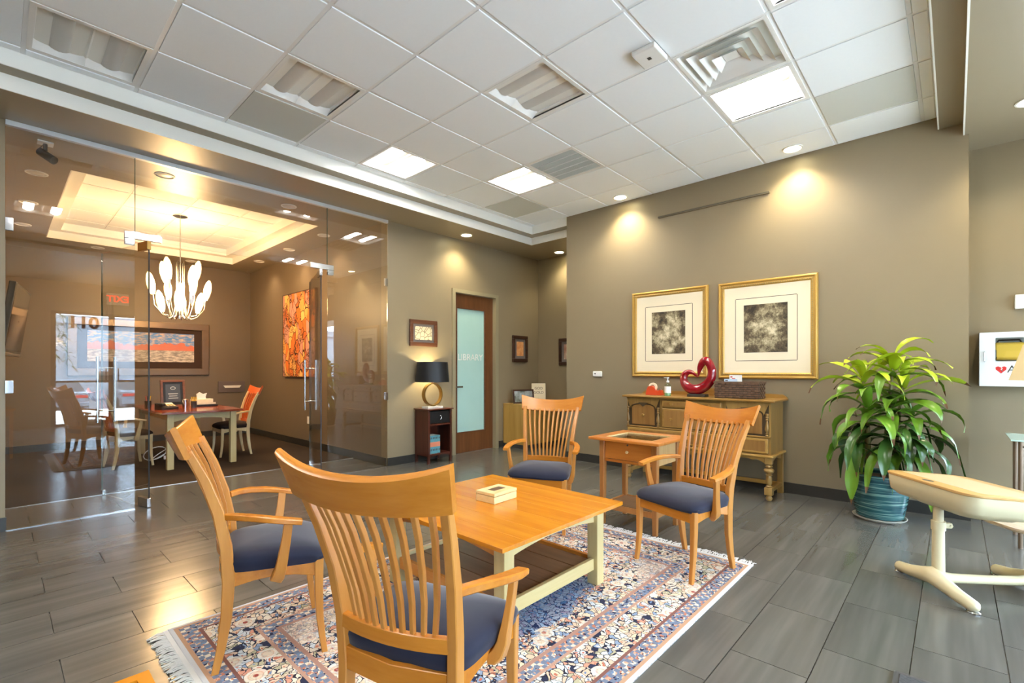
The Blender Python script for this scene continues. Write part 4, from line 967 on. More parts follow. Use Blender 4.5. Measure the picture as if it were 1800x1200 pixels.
# red glass sculpture
t = thing('red_glass_sculpture', 'looping red art glass sculpture on a dark stone base', 'sculpture', (5.15, 1.985, ZT))
MB().box(-.055, .055, -.094, .094, 0, .028, .003).build('base', DKSTONE, t)
KP = [(-.004, .205, .005), (.020, .228, .012), (.055, .255, .020), (.098, .262, .029), (.138, .235, .036), (.152, .190, .040), (.135, .135, .047), (.085, .087, .054), (.010, .076, .056), (-.065, .105, .054), (-.120, .160, .049), (-.145, .225, .044), (-.145, .290, .042), (-.120, .350, .042), (-.085, .383, .043), (-.048, .358, .038), (-.022, .305, .028), (-.012, .250, .015), (-.005, .212, .006)]
pts, rad = [], []
for i in range(len(KP) - 1):
    p0, p1, p2, p3 = KP[max(i - 1, 0)], KP[i], KP[i + 1], KP[min(i + 2, len(KP) - 1)]
    for q in range(5):
        u = q / 5; f = lambda a_, b_, c_, d_: .5 * ((2 * b_) + (-a_ + c_) * u + (2 * a_ - 5 * b_ + 4 * c_ - d_) * u * u + (-a_ + 3 * b_ - 3 * c_ + d_) * u ** 3)
        y, z, r_ = (f(p0[k], p1[k], p2[k], p3[k]) for k in range(3)); pts.append((0, y, z)); rad.append(max(r_, .003))
MB().tube(pts, rad, 18).build('glass_loop', REDGL, t, ang=80)
# woven basket with mail
t = thing('woven_basket', 'dark brown woven rectangular basket at the right of the sideboard', 'basket', (5.17, 1.575, ZT))
a, b, hh = .105, .205, .168
m = MB(); m.box(-a, a, -b, b, 0, .006); ring(m, -a + .004, a - .004, -b + .004, b - .004, .004, .004, hh - .01); m.build('lining', plain('basket_dark', s(56, 44, 38), .7), t)
WV = plain('basket_weave', s(104, 80, 62), .4, var=.65, vs=28); m = MB(); st_ = .034
for side in range(4):
    Lh = b if side < 2 else a; nn = int(2 * Lh / st_); rows_ = 7
    for r_ in range(rows_):
        for q in range(nn):
            e0 = -Lh + 2 * Lh * q / nn; e1 = -Lh + 2 * Lh * (q + 1) / nn; z0 = .004 + r_ * .0215; ov = (q + r_) % 2; o_ = .008 if ov else .001
            za, zb = (z0 + .002, z0 + .0195) if ov else (z0 + .004, z0 + .0175)
            if side == 0: m.box(-a - o_, -a + .001, e0 + .001, e1 - .001, za, zb)
            elif side == 1: m.box(a - .001, a + o_, e0 + .001, e1 - .001, za, zb)
            elif side == 2: m.box(e0 + .001, e1 - .001, -b - o_, -b + .001, za, zb)
            else: m.box(e0 + .001, e1 - .001, b - .001, b + o_, za, zb)
tag(m.build('weave', WV, t, ang=0), kind='stuff')
m = MB(); ring(m, -a - .002, a + .002, -b - .002, b + .002, .007, hh - .018, hh); m.build('rim', WV, t)
M_ = Matrix.Translation((5.17, 1.60, ZT + .02)) @ Matrix.Rotation(-.12, 4, 'Y')
e = thing('envelope', 'white envelope standing up out of the woven basket', 'envelope', (5.17, 1.605, ZT + .008)); e.rotation_euler = (0, -.10, 0)
MB().box(-.001, .001, -.06, .06, 0, .225).build('sheet', PAPER, e, ang=0); MB().box(-.0016, -.001, .030, .050, .200, .212).box(-.0016, -.001, .005, .035, .180, .192).build('red_print', REDM, e, ang=0)
e = thing('blue_card', 'small pale blue card leaning in the woven basket', 'card', (5.14, 1.645, ZT + .008)); e.rotation_euler = (0, -.12, 0)
MB().box(-.001, .001, -.065, .06, 0, .185).build('sheet', plain('pale_blue_paper', s(204, 220, 236), .7), e, ang=0); MB().box(-.0016, -.001, .025, .05, .165, .175).build('print', DGREY, e, ang=0)

# ------------------------------------------------------------------ framed etchings
def big_picture(ya, yb, z0, z1, label, seed):
    t = thing('framed_etching', label, 'picture', (UW - .001, (ya + yb) / 2, (z0 + z1) / 2), 0, 'gilt framed etchings')
    hw, hh = abs(yb - ya) / 2, (z1 - z0) / 2; fwid = .066
    pr = [(0, -.014), (.006, -.030), (.016, -.036), (.026, -.032), (.030, -.022), (.044, -.024), (.052, -.026), (.060, -.020), (.066, -.012)]
    m = MB(); n = len(pr)
    for sgy, sgz in ((0, 1), (1, 0), (0, -1), (-1, 0)):
        vs = []
        for end in (-1, 1):
            for q, dpt in pr:
                if sgz: vs.append((dpt, end * (hw - q), sgz * (hh - q)))
                else: vs.append((dpt, sgy * (hw - q), end * (hh - q)))
        m.add(vs, [(k, k + 1, n + k + 1, n + k) for k in range(n - 1)])
    m.box(-.014, 0, -hw, hw, -hh, hh); m.build('frame', GOLD, t, ang=25)
    c = MB(); st2 = .021
    for sg in (1, -1):
        k = -hw + .04
        while k < hw - .04: c.box(-.031, -.024, k, k + .013, sg * (hh - .047) - .006, sg * (hh - .047) + .006, .002); k += st2
        k = -hh + .055
        while k < hh - .055: c.box(-.031, -.024, sg * (hw - .047) - .006, sg * (hw - .047) + .006, k, k + .013, .002); k += st2
    tag(c.build('carved_beading', GOLDC, t), kind='stuff')
    MB().box(-.0155, -.014, -hw + .06, hw - .06, -hh + .06, hh - .06).build('mat_board', MATB, t, ang=0)
    m = MB(); lw, lh = hw * .615, hh * .63; ring(m, -lw, lw, -lh, lh, .0035, 0, .001); 
    m = MB(); 
    for q in ((-lw, lw, lh, lh + .005), (-lw, lw, -lh - .005, -lh)): m.box(-.0165, -.0155, q[0], q[1], q[2], q[3])
    for q in ((-lw - .005, -lw), (lw, lw + .005)): m.box(-.0165, -.0155, q[0], q[1], -lh, lh)
    m.build('mat_line', MATL, t, ang=0)
    MB().box(-.0168, -.0155, -hw * .44, hw * .44, -hh * .47, hh * .50).build('print', etching('sepia_print_%d' % seed, seed), t, ang=0)
    return t
big_picture(2.910, 1.986, 1.15, 2.18, 'left gilt framed sepia etching, above the red sculpture', 3)
big_picture(1.877, .952, 1.14, 2.172, 'right gilt framed sepia etching, above the basket', 8)
t = thing('wall_thermostat', 'small white wall control left of the etchings', 'thermostat', (UW, 3.415, 1.18))
MB().box(-.022, 0, -.068, .068, -.036, .036, .010).build('casing', ALU, t); MB().box(-.0225, -.021, .018, .042, -.004, .010).build('display', DGREY, t, ang=0)
t = thing('picture_rail', 'thin tan hanging rail high on the sideboard wall', 'rail', (UW, 1.975, 3.058))
MB().box(-.018, 0, -.60, .60, -.012, .012, .003).build('track', plain('rail_tan', s(120, 108, 84), .45), t); MB().box(-.020, -.017, -.60, .60, -.003, .003).build('groove', DGREY, t, ang=0)
t = thing('wall_outlet', 'white electrical outlet behind the potted plant', 'outlet', (UW, .663, .437))
MB().box(-.006, 0, -.036, .036, -.058, .058, .002).build('plate', ALU, t)
for z in (-.02, .02): MB().box(-.0075, -.005, -.017, .017, z - .014, z + .014, .001).build('socket', PAPER, t)
t = thing('wall_outlet', 'white outlet low on the conference wall under the painting', 'outlet', (UC, 7.51, .43))
MB().box(-.006, 0, -.036, .036, -.058, .058, .002).build('plate', ALU, t)
for z in (-.02, .02): MB().box(-.0075, -.005, -.017, .017, z - .014, z + .014, .001).build('socket', PAPER, t)
# ------------------------------------------------------------------ nightstand by the library door
t = thing('night_stand', 'dark mahogany stand with drawer and open shelf beside library door', 'stand', (0, 0, 0))
x0, x1, y0, y1, zt = 3.865, 4.265, 4.955, 5.245, .720
MB().box(x0 - .02, x1 + .02, y0 - .02, y1 + .004, zt - .016, zt, .004).build('top', MAHOG, t)
for x in (x0, x1 - .03):
    for y in (y0, y1 - .03): MB().box(x, x + .03, y, y + .03, 0, zt - .016, .003).build('leg', MAHOG, t)
for x in (x0 + .004, x1 - .018): MB().box(x, x + .014, y0 + .03, y1 - .03, .10, zt - .016).build('side_panel', MAHOG, t)
MB().box(x0 + .03, x1 - .03, y1 - .016, y1 - .006, .10, zt - .016).build('back_panel', MAHOG, t)
MB().box(x0 + .015, x1 - .015, y0 + .004, y1 - .012, .115, .130).build('bottom_shelf', MAHOG, t)
P = [(x0 + .03, .115), (x1 - .03, .115), (x1 - .03, .085), (x1 - .10, .103), ((x0 + x1) / 2, .106), (x0 + .10, .103), (x0 + .03, .085)]
MB().prism(P, y0 + .006, y0 + .020, 'xz').build('scalloped_apron', MAHOG, t, ang=10)
MB().box(x0 + .015, x1 - .015, y0 + .002, y1 - .012, .500, .522).build('middle_shelf', MAHOG, t)
dr = MB().box(x0 + .034, x1 - .034, y0 + .006, y0 + .03, .528, .690, .004).build('drawer', BLACK, t)
MB().tube([((x0 + x1) / 2 - .012, y0 - .006, .625), ((x0 + x1) / 2, y0 - .016, .628), ((x0 + x1) / 2 + .012, y0 - .010, .612), ((x0 + x1) / 2 + .006, y0 - .014, .585), ((x0 + x1) / 2 - .008, y0 - .008, .58)], .007, 8).build('pull', CHROME, dr)
bk = random.Random(5); x = x0 + .04
for q in range(7):
    wd = .026; o = thing('book', 'teal and coral paperback in the row on the stand shelf', 'book', (x, y0 + .03, .131), 0, 'teal paperbacks on the stand')
    if q == 6: o['label'] = 'rightmost teal and coral paperback, its white page edge showing'; pass
    MB().box(0, wd - .002, 0, .16, 0, .235, .002).build('cover', TEAL, o); MB().box(-.0004, wd - .0016, -.0006, .10, .088, .150).build('band', CORAL, o, ang=0); MB().box(.003, wd - .005, .01, .1605, .004, .2355).build('pages', PAPER, o, ang=0)
    for za in (.19, .035): MB().box(.006, wd - .008, -.0008, 0, za, za + .025).build('spine_print', DGREY, o, ang=0)
    x += wd
# lamp on it
t = thing('table_lamp', 'black shaded table lamp with brass ring body on the stand', 'lamp', (4.035, 5.085, .720))
MB().box(-.125, .125, -.07, .07, 0, .028, .003).build('base', MARB, t)
R = .155; zc = .028 + R + .002
pr = []
m = MB(); n = 48; sec = [(R, -.028), (R, .028), (R - .014, .028), (R - .014, -.028)]
m.add([(r_ * math.cos(2 * PI * k / n), y, zc + r_ * math.sin(2 * PI * k / n)) for k in range(n) for r_, y in sec], [(k * 4 + i, k * 4 + (i + 1) % 4, ((k + 1) % n) * 4 + (i + 1) % 4, ((k + 1) % n) * 4 + i) for k in range(n) for i in range(4)])
m.build('ring', BRASS, t, ang=40)
MB().cyl((0, 0, zc + R - .004), (0, 0, zc + R + .05), .009, 12).build('neck', BRASS, t)
z0, z1 = .352, .618
m = MB().lathe([(.228, z0), (.205, z1)], 40, close=False).lathe([(.225, z0), (.202, z1)], 40, close=False); m.build('lamp_shade', SHADEB, t, ang=60)
MB().lathe([(.001, .44), (.02, .44), (.032, .48), (.026, .52), (.001, .54)], 16, close=False).build('bulb', emis('bulb_warm', (1, .78, .42, 1), 30), t)
m = MB()
for q in range(3): m.cyl((0, 0, z1 - .02), (.2 * math.cos(q * 2.1), .2 * math.sin(q * 2.1), z1 - .015), .003, 6)
m.build('spider', BRASS, t)
lamp('lamp', 'POINT', 22, (1, .82, .45), t, (0, 0, .50), shadow_soft_size=.04)

# ------------------------------------------------------------------ small wall pictures
def small_picture(label, x0, x1, z0, z1, fw, mw, frm, mt, prt, on='y', y=V0):
    hw, hh = (x1 - x0) / 2, (z1 - z0) / 2
    t = thing('framed_picture', label, 'picture', ((x0 + x1) / 2, y, (z0 + z1) / 2) if on == 'y' else (y, (x0 + x1) / 2, (z0 + z1) / 2), 0 if on == 'y' else -PI / 2)
    m = MB()
    for q in ((-hw, hw, hh - fw, hh), (-hw, hw, -hh, -hh + fw)): m.box(q[0], q[1], -.028, 0, q[2], q[3], .006)
    for q in ((-hw, -hw + fw), (hw - fw, hw)): m.box(q[0], q[1], -.028, 0, -hh + fw, hh - fw, .006)
    m.build('frame', frm, t)
    MB().box(-hw + fw * .7, hw - fw * .7, -.012, -.002, -hh + fw * .7, hh - fw * .7).build('mat_board', mt, t, ang=0)
    MB().box(-hw + fw + mw, hw - fw - mw, -.013, -.011, -hh + fw + mw, hh - fw - mw).build('print', prt, t, ang=0)
    return t
small_picture('brown framed cracked earth print above the table lamp', 3.781, 4.243, 1.553, 1.912, .055, .035, BRFR, GREYM, crack_print())
small_picture('dark framed orange canyon print between library door and alcove corner', 5.823, 6.197, 1.367, 1.803, .055, .045, DKFR, GREYM, small_print('canyon_print', s(206, 128, 70), s(232, 176, 116)))
small_picture('dark framed red rock print half hidden behind the wall corner', 4.33, 4.80, 1.311, 1.758, .055, .045, DKFR, GREYM, small_print('redrock_print', s(150, 82, 60), s(206, 190, 170), 6), 'x', UA)

# ------------------------------------------------------------------ alcove cabinet and what stands on it
t = thing('low_cabinet', 'plain honey oak cabinet in the alcove behind the armchair', 'cabinet', (5.60, 4.76, 0))
MB().box(0, .86, .02, .485, .07, .682).build('body', LAMIN, t); MB().box(-.004, .864, 0, .487, .682, .700, .002).build('top', LAMIN, t); MB().box(.02, .84, .05, .485, 0, .07).build('plinth', DGREY, t)
for q in range(2): d_ = MB().box(.004 + q * .428, .428 + q * .428, 0, .019, .075, .678, .002).build('door', LAMIN, t); MB().cyl((.40 + q * .06, -.018, .50), (.40 + q * .06, 0, .50), .008, 10).build('knob', CHROME, d_)
t = thing('photo_frame', 'dark photo frame with landscape leaning on the alcove cabinet', 'photo frame', (5.80, 4.98, .7005), .25); t.rotation_euler = (-.16, 0, -.35)
m = MB()
for q in ((-.19, .19, .20, .225), (-.19, .19, 0, .025)): m.box(q[0], q[1], -.009, .009, q[2], q[3], .003)
for q in ((-.19, -.165), (.165, .19)): m.box(q[0], q[1], -.009, .009, .025, .20, .003)
m.build('frame', DKFR, t); MB().box(-.17, .17, -.003, .004, .02, .205).build('print', small_print('hillside_photo', s(70, 76, 52), s(190, 198, 200), 7), t, ang=0)
MB().bar([(0, .008, .15), (0, .07, .012)], .03, .004).build('easel_leg', DKFR, t)
t = thing('book', 'white hardcover book reading GOD GOLD on a wire stand', 'book', (6.22, 5.02, .713), -.9); t.rotation_euler = (-.14, 0, -.75)
MB().box(-.115, .115, -.012, .012, 0, .30, .003).build('cover', MATB, t); MB().box(-.11, .117, -.009, .009, .003, .297).build('pages', PAPER, t, ang=0)
text('title', 'GOD', .060, BRFR, t, (0, -.0125, .215), RV, .0005); text('title', 'GOLD', .060, BRFR, t, (0, -.0125, .145), RV, .0005)
t = thing('book_stand', 'small black wire stand holding the white book', 'book stand', (6.22, 5.02, .7005), -.75)
m = MB()
for q in (-.08, .08): m.tube([(q, -.06, .05), (q - .012, -.065, .03), (q, -.055, .012), (q, -.02, .004), (q, .06, .004), (q, .05, .20)], .004, 6)
m.tube([(-.08, .06, .004), (.08, .06, .004)], .004, 6); m.build('wire', BLACK, t)
t = thing('carved_trinket', 'small brown carved trinket between the photo frame and book', 'trinket', (6.05, 5.05, .7005))
MB().lathe([(.03, 0), (.04, .02), (.045, .05), (.03, .075), (.02, .085), (.001, .09)], 14).build('body', SHELFW, t); MB().lathe([(.046, .045), (.050, .05), (.046, .055)], 14, close=False).build('band', BRASS, t)

# ------------------------------------------------------------------ potted plant
PX, PY = 5.04, .452
t = thing('potted_plant', 'leafy green corn plant in a ribbed teal glazed pot', 'plant', (PX, PY, 0))
prof = [(.001, .022), (.150, .022), (.158, .03)]
for k in range(25):
    z = .045 + .30 * k / 24; r_ = .158 + .050 * (k / 24) ** .8; prof.append((r_ + (.0025 if k % 2 else 0), z))
prof += [(.208, .358), (.216, .364), (.218, .376), (.210, .382), (.198, .376), (.196, .33), (.001, .33)]
MB().lathe(prof, 40, close=False).build('pot', POTG, t, ang=50)
MB().lathe([(.001, 0), (.150, 0), (.178, .018), (.182, .026), (.176, .026), (.15, .012), (.001, .012)], 36, close=False).build('saucer', SAUCER, t)
MB().lathe([(.001, .345), (.12, .343), (.197, .340)], 30, close=False).build('soil', SOIL, t)
rt = Vector((math.sin(YAW), -math.cos(YAW), 0)); fw_ = Vector((math.cos(YAW), math.sin(YAW), 0))
rp = random.Random(21)
crowns = [(.10, -.02, 1.30, 15, 0), (-.10, .05, 1.18, 12, 0), (.20, .0, 1.16, 11, 0), (.06, -.06, .98, 15, 1), (-.12, -.03, .92, 14, 1), (.22, -.06, .88, 12, 1), (.02, -.08, .74, 14, 2), (-.16, .0, .70, 10, 2), (.20, -.10, .68, 10, 2)]
bases = [(.03, .0), (-.06, .03), (.09, -.03)]
for i, (a, b, z, nl, kind) in enumerate(crowns):
    top = rt * a + fw_ * b + Vector((0, 0, z))
    if kind < 2:
        ba = bases[i % 3]; bs = rt * ba[0] + fw_ * ba[1] + Vector((0, 0, .34))
        MB().tube([bs, bs.lerp(top, .35) + Vector((0, 0, .05)), bs.lerp(top, .7) + Vector((0, 0, .04)), top], [.017, .015, .012, .009], 8).build('cane', CANE, t)
    for q in range(nl):
        az = 2.4 * q + rp.uniform(-.3, .3) + i; f = q / nl
        el = (1.20 - 1.15 * f if kind == 0 else .85 - 1.2 * f) + rp.uniform(-.2, .2) - (.35 if kind == 2 else 0)
        Ln = rp.uniform(.36, .52) * (.8 + .25 * f); Wd = rp.uniform(.032, .046)
        dh = rt * math.cos(az) + fw_ * math.sin(az)
        if dh.x > .3: dh = (dh - Vector((1, 0, 0)) * (dh.x - .3) * .9).normalized()   # the wall is near
        org = top - Vector((0, 0, .16 * f)); ns = 9; vs = []; p = org.copy(); e = el; tw = rp.uniform(-.5, .5)
        droop = rp.uniform(1.6, 3.2) * (1 + .25 * kind)
        for k in range(ns + 1):
            u = k / ns; wdt = Wd * (math.sin(PI * min(1, .10 + u * .90)) ** .7) * (1 if u < .55 else (1 - ((u - .55) / .45) ** 2 * .75)) + .001
            dd = dh * math.cos(e) + Vector((0, 0, math.sin(e))); sd_ = dh.cross(Vector((0, 0, 1))).normalized(); nn = sd_.cross(dd)
            sdt = sd_ * math.cos(tw * u) + nn * math.sin(tw * u); wav = .006 * math.sin(u * 9 + q)
            for q2 in (-1, -.5, 0, .5, 1): vs.append(p + sdt * q2 * wdt + nn * (abs(q2) * wdt * .35 + wav * q2))
            p = p + dd * Ln / ns; e -= droop * (.3 + u) / ns * (1.1 if e > -1.25 else .05)
        xm = max((v_.x for v_ in vs))
        if xm + PX > UW - .01:
            sh = xm + PX - UW + .012; vs = [v_ - Vector((sh * max(0, min(1, (v_ - org).length / max(Ln * .6, .01))), 0, 0)) for v_ in vs]
        m = MB(); m.add(vs, [(k * 5 + q2, k * 5 + q2 + 1, (k + 1) * 5 + q2 + 1, (k + 1) * 5 + q2) for k in range(ns) for q2 in range(4)])
        mt = (LEAFY if f < .75 else LEAFM) if kind == 0 else ((LEAFM if f < .8 else LEAFD) if kind == 1 else (LEAFM if q % 3 == 0 else LEAFD))
        lo = m.build('leaf', mt, t, ang=80)
        if rp.random() < .35: lo.data.materials.append(TIP); [setattr(pl, 'material_index', 1) for pl in lo.data.polygons if pl.index >= (ns - 1) * 4]

# ------------------------------------------------------------------ school desk with attached seat (local +Y = away from the pupil)
fdir = Vector((-.62, .785)); rz = math.atan2(fdir.y, fdir.x) - PI / 2
t = thing('school_desk', 'vintage cream metal school desk with attached swivel seat', 'school desk', (3.600, .085, 0), rz)
def ped(y):
    P = [(-.275, y, .030), (-.255, y, .034), (-.16, y, .046), (-.07, y, .066), (0, y, .085), (.07, y, .066), (.16, y, .046), (.255, y, .034), (.275, y, .030)]
    return MB().tube(P, [.012, .030, .034, .040, .050, .040, .034, .030, .012], 12)
ped(0).build('foot_bar', CREAM, t, ang=70)
for x in (-.25, .25): MB().lathe([(.001, 0), (.026, 0), (.028, .006), (.02, .012)], 16, (x, 0, 0)).build('glide', CHROME, t)
ped(-.54).build('foot_bar', CREAM, t, ang=70)
for x in (-.25, .25): MB().lathe([(.001, 0), (.026, 0), (.028, .006), (.02, .012)], 16, (x, -.54, 0)).build('glide', CHROME, t)
MB().tube([(0, 0, .075), (0, -.10, .072), (0, -.27, .07), (0, -.44, .072), (0, -.54, .075)], [.04, .026, .024, .026, .04], 10).build('connecting_beam', CREAM, t, ang=70)
MB().lathe([(.042, .085), (.029, .105), (.027, .34), (.032, .34), (.032, .39), (.023, .39), (.023, .48)], 20, (0, -.025, 0)).build('pedestal', CREAM, t)
MB().box(-.012, .012, -.092, -.05, .35, .38, .006).cyl((-.016, -.082, .365), (.016, -.082, .365), .008, 10).build('clamp', CREAM, t)
# bowl shaped body and lid, sloping down towards the pupil
M_ = Matrix.Translation((0, -.16, .528)) @ Matrix.Rotation(.075, 4, 'X')
def rr_outline(hx, hy, r_, n=8):
    o = []
    for cx, cy, a0_ in ((hx - r_, hy - r_, 0), (-hx + r_, hy - r_, PI / 2), (-hx + r_, -hy + r_, PI), (hx - r_, -hy + r_, 3 * PI / 2)):
        for k in range(n + 1): o.append((cx + r_ * math.cos(a0_ + PI / 2 * k / n), cy + r_ * math.sin(a0_ + PI / 2 * k / n)))
    return o
def shell(levels, mat, name, par):
    m = MB(); rows = [[M_ @ Vector((x, y, z)) for x, y in rr_outline(hx, hy, r_)] for hx, hy, r_, z in levels]; n = len(rows[0])
    m.add([p for r_ in rows for p in r_], [(i * n + k, i * n + (k + 1) % n, (i + 1) * n + (k + 1) % n, (i + 1) * n + k) for i in range(len(rows) - 1) for k in range(n)] + [tuple(range(n))[::-1], tuple(range((len(rows) - 1) * n, len(rows) * n))])
    return m.build(name, mat, par, ang=50)
shell([(.15, .10, .06, -.085), (.19, .13, .07, -.078), (.225, .155, .08, -.052), (.235, .165, .08, -.035)], CREAM, 'pedestal_pan', t)
shell([(.22, .16, .06, -.062), (.265, .195, .07, -.055), (.292, .218, .07, -.030), (.300, .226, .07, .02), (.302, .228, .07, .052)], CREAM, 'desk_body', t)
shell([(.304, .230, .07, .053), (.306, .232, .07, .058), (.306, .232, .07, .066), (.301, .227, .07, .070)], LIDW, 'desk_top', t)
shell([(.272, .150, .03, .0702), (.272, .150, .03, .0712)], plain('cream_laminate', s(216, 196, 152), .3, var=.03), 'writing_surface', t)
M2 = M_ @ Matrix.Translation((0, .195, .0705)); MB().lathe([(.001, .001), (.022, .001)], 20, M=M2 @ Matrix.Scale(1.5, 4, (1, 0, 0)), close=False).build('ink_well', DGREY, t)
# seat
MB().lathe([(.045, .085), (.030, .11), (.028, .33), (.09, .34), (.09, .352)], 20, (0, -.54, 0)).build('seat_post', CREAM, t)
m = MB(); rows = []
for k, z in ((.0, .372), (.5, .373), (.85, .379), (.97, .385), (1, .378), (.97, .366), (.5, .354), (0, .352)):
    rows.append([(x * max(k, .01), -.52 + y * max(k, .01), z) for x, y in rr_outline(.20, .19, .14)])
n = len(rows[0]); m.add([p for r_ in rows for p in r_], [(i * n + k, i * n + (k + 1) % n, (i + 1) * n + (k + 1) % n, (i + 1) * n + k) for i in range(len(rows) - 1) for k in range(n)]); m.build('seat', PINK, t, ang=60)
m = MB(); n = 16; rows = []
for k in range(n + 1):
    q = -1 + 2 * k / n; x = .19 * q; y = -.76 + .05 * q * q; h0, h1 = .60, .76 - .03 * q * q
    rows.append([(x, y + .006, h0), (x, y - .02 + .006, h1), (x, y - .02 - .006, h1), (x, y - .006, h0)])
m.add([p for r_ in rows for p in r_], [(k * 4 + i, k * 4 + (i + 1) % 4, (k + 1) * 4 + (i + 1) % 4, (k + 1) * 4 + i) for k in range(n) for i in range(4)] + [(0, 1, 2, 3), (n * 4, n * 4 + 1, n * 4 + 2, n * 4 + 3)]); m.build('seat_back', PINK, t)
for x in (-.10, .10): MB().tube([(x, -.60, .35), (x, -.72, .36), (x, -.762, .45), (x, -.768, .70)], .012, 8).build('back_strut', CREAM, t)

# ------------------------------------------------------------------ first aid cabinet on the recessed wall
AEDW = plain('white_enamel_cabinet', s(226, 234, 242), .35, var=.01)
t = thing('defibrillator_cabinet', 'white wall cabinet with window showing a yellow defibrillator', 'cabinet', (UR, -.375, 1.32))
hw, hh, dp = .222, .225, .15
m = MB(); m.box(-dp, 0, -hw, hw, -hh, -hh + .01).box(-dp, 0, -hw, hw, hh - .01, hh).box(-dp, 0, -hw, -hw + .01, -hh, hh).box(-dp, 0, hw - .01, hw, -hh, hh).box(-.01, 0, -hw, hw, -hh, hh); m.build('box', AEDW, t, ang=0)
m = MB(); wz0, wz1, wy = -.018, .178, .128
m.box(-dp - .012, -dp, -hw, hw, wz1, hh).box(-dp - .012, -dp, -hw, hw, -hh, wz0).box(-dp - .012, -dp, -hw, -wy, wz0, wz1).box(-dp - .012, -dp, wy, hw, wz0, wz1)
d_ = m.build('door', AEDW, t, ang=0); MB().box(-dp - .008, -dp - .004, -wy, wy, wz0, wz1).build('window', GLASSW, d_, ang=0)
MB().tube([(-dp - .012, .192, -.02), (-dp - .026, .192, -.012), (-dp - .026, .192, .055), (-dp - .012, .192, .063)], .005, 8).build('handle', CHROME, d_)
hp = [(0, -.045), (-.038, -.005), (-.040, .018), (-.022, .030), (0, .016), (.022, .030), (.040, .018), (.038, -.005)]
MB().prism([(.095 + y * .8, -.082 + z * .8) for y, z in hp], -dp - .0135, -dp - .0121, 'yz').build('heart_emblem', REDM, d_, ang=0)
MB().prism([(.100, -.060), (.090, -.078), (.098, -.082), (.088, -.105), (.086, -.088), (.094, -.094), (.086, -.076)][::-1], -dp - .0145, -dp - .0137, 'yz').build('bolt_emblem', PAPER, d_, ang=0)
text('lettering', 'AED', .085, DGREY, d_, (-dp - .0125, -.02, -.085), RU, .0006)
MB().box(-dp - .013, -dp - .0121, -.14, .06, -.155, -.150).box(-dp - .013, -dp - .0121, -.14, .06, -.167, -.163).build('small_print', CGREY, d_, ang=0)
t2 = thing('defibrillator', 'yellow defibrillator case with black handle inside the cabinet', 'defibrillator', (UR - .08, -.33, 1.312))
MB().box(-.045, .045, -.10, .10, 0, .15, .03).build('case', YEL, t2); MB().box(-.047, .047, .065, .108, .005, .10, .025).build('grip', DGREY, t2); MB().tube([(0, .07, .145), (0, .06, .168), (0, -.06, .168), (0, -.07, .145)], .007, 8).build('carry_handle', BLACK, t2)
t = thing('wall_sensor', 'small white sensor box above the defibrillator cabinet', 'sensor', (UR, -.46, 1.80))
MB().box(-.04, 0, -.06, .095, -.06, .06, .006).build('casing', ALU, t); MB().cyl((-.042, .03, .02), (-.039, .03, .02), .006, 10).build('indicator', DGREY, t)
# console with glass top and lamp at the right edge
t = thing('glass_console', 'glass topped console table with metal legs at the right edge', 'console', (5.06, -.60, 0))
MB().box(-.27, .25, -.40, .32, .742, .752, .002).build('glass_top', plain('green_glass_slab', s(176, 204, 194), .08, spec=.8), t)
for x in (-.20, .20):
    for y in (-.34, .27):
        MB().cyl((x, y, 0), (x, y, .742), .013, 12).build('leg', BRONZE, t)
for x in (-.20, .20): MB().cyl((x, -.34, .70), (x, .27, .70), .008, 10).build('rail', BRONZE, t)
for y in (-.34, .27): MB().cyl((-.2, y, .16), (.2, y, .16), .008, 10).build('rail', BRONZE, t)
t = thing('table_lamp', 'beige linen lamp shade cut by the right picture edge', 'lamp', (4.98, -.515, .7525))
MB().lathe([(.085, 0), (.085, .015), (.03, .03), (.05, .10), (.06, .18), (.03, .27), (.012, .30), (.012, .36)], 24).build('lamp_base', MARB, t)
MB().lathe([(.235, .405), (.165, .655)], 40, close=False).lathe([(.232, .405), (.162, .655)], 40, close=False).build('lamp_shade', BEIGE, t, ang=60); MB().cyl((0, 0, .36), (0, 0, .5), .012, 10).build('socket', BRASS, t)
t = thing('floor_mat', 'corner of a grey textured door mat at the bottom edge', 'mat', (2.03, -.50, 0))
MB().box(-.47, .47, -.66, .66, .0, .010, .003).build('pile', MATW, t); m = MB(); ring(m, -.47, .47, -.66, .66, .018, 0, .008); m.build('rubber_edge', DGREY, t)

# ------------------------------------------------------------------ conference room
t = thing('conference_table', 'reddish cherry conference table with pale square legs', 'table', (1.835, 7.87, 0))
a, b, z = .455, .93, .712
P = [(-a, -b + .12), (-a + .03, -b), (a - .03, -b), (a, -b + .12), (a, b), (-a, b)]
P = []
for k in range(13):
    u = -1 + k / 6; P.append((u * a, -b - .03 * (1 - u * u)))
for k in range(1, 13):
    u = -1 + k / 6; P.append((a + .02 * (1 - u * u), u * b))
for k in range(1, 13):
    u = 1 - k / 6; P.append((u * a, b))
for k in range(1, 12):
    u = 1 - k / 6; P.append((-a - .02 * (1 - u * u), u * b))
MB().prism(P, z - .024, z, 'xy').build('top', REDW, t, ang=20)
for sx in (1, -1):
    for sy in (1, -1): MB().box(sx * .355 - .036, sx * .355 + .036, sy * .83 - .036, sy * .83 + .036, 0, z - .024, .004).build('leg', MAPLE, t)
n = 14
for sy in (1, -1):
    P = [(-.319, z - .025), (.319, z - .025)] + [(.319 * (1 - 2 * k / n), z - .125 + .035 * (1 - (1 - 2 * k / n) ** 2)) for k in range(n + 1)]
    MB().prism(P, sy * .83 - .011, sy * .83 + .011, 'xz').build('apron', MAPLEX, t, ang=20)
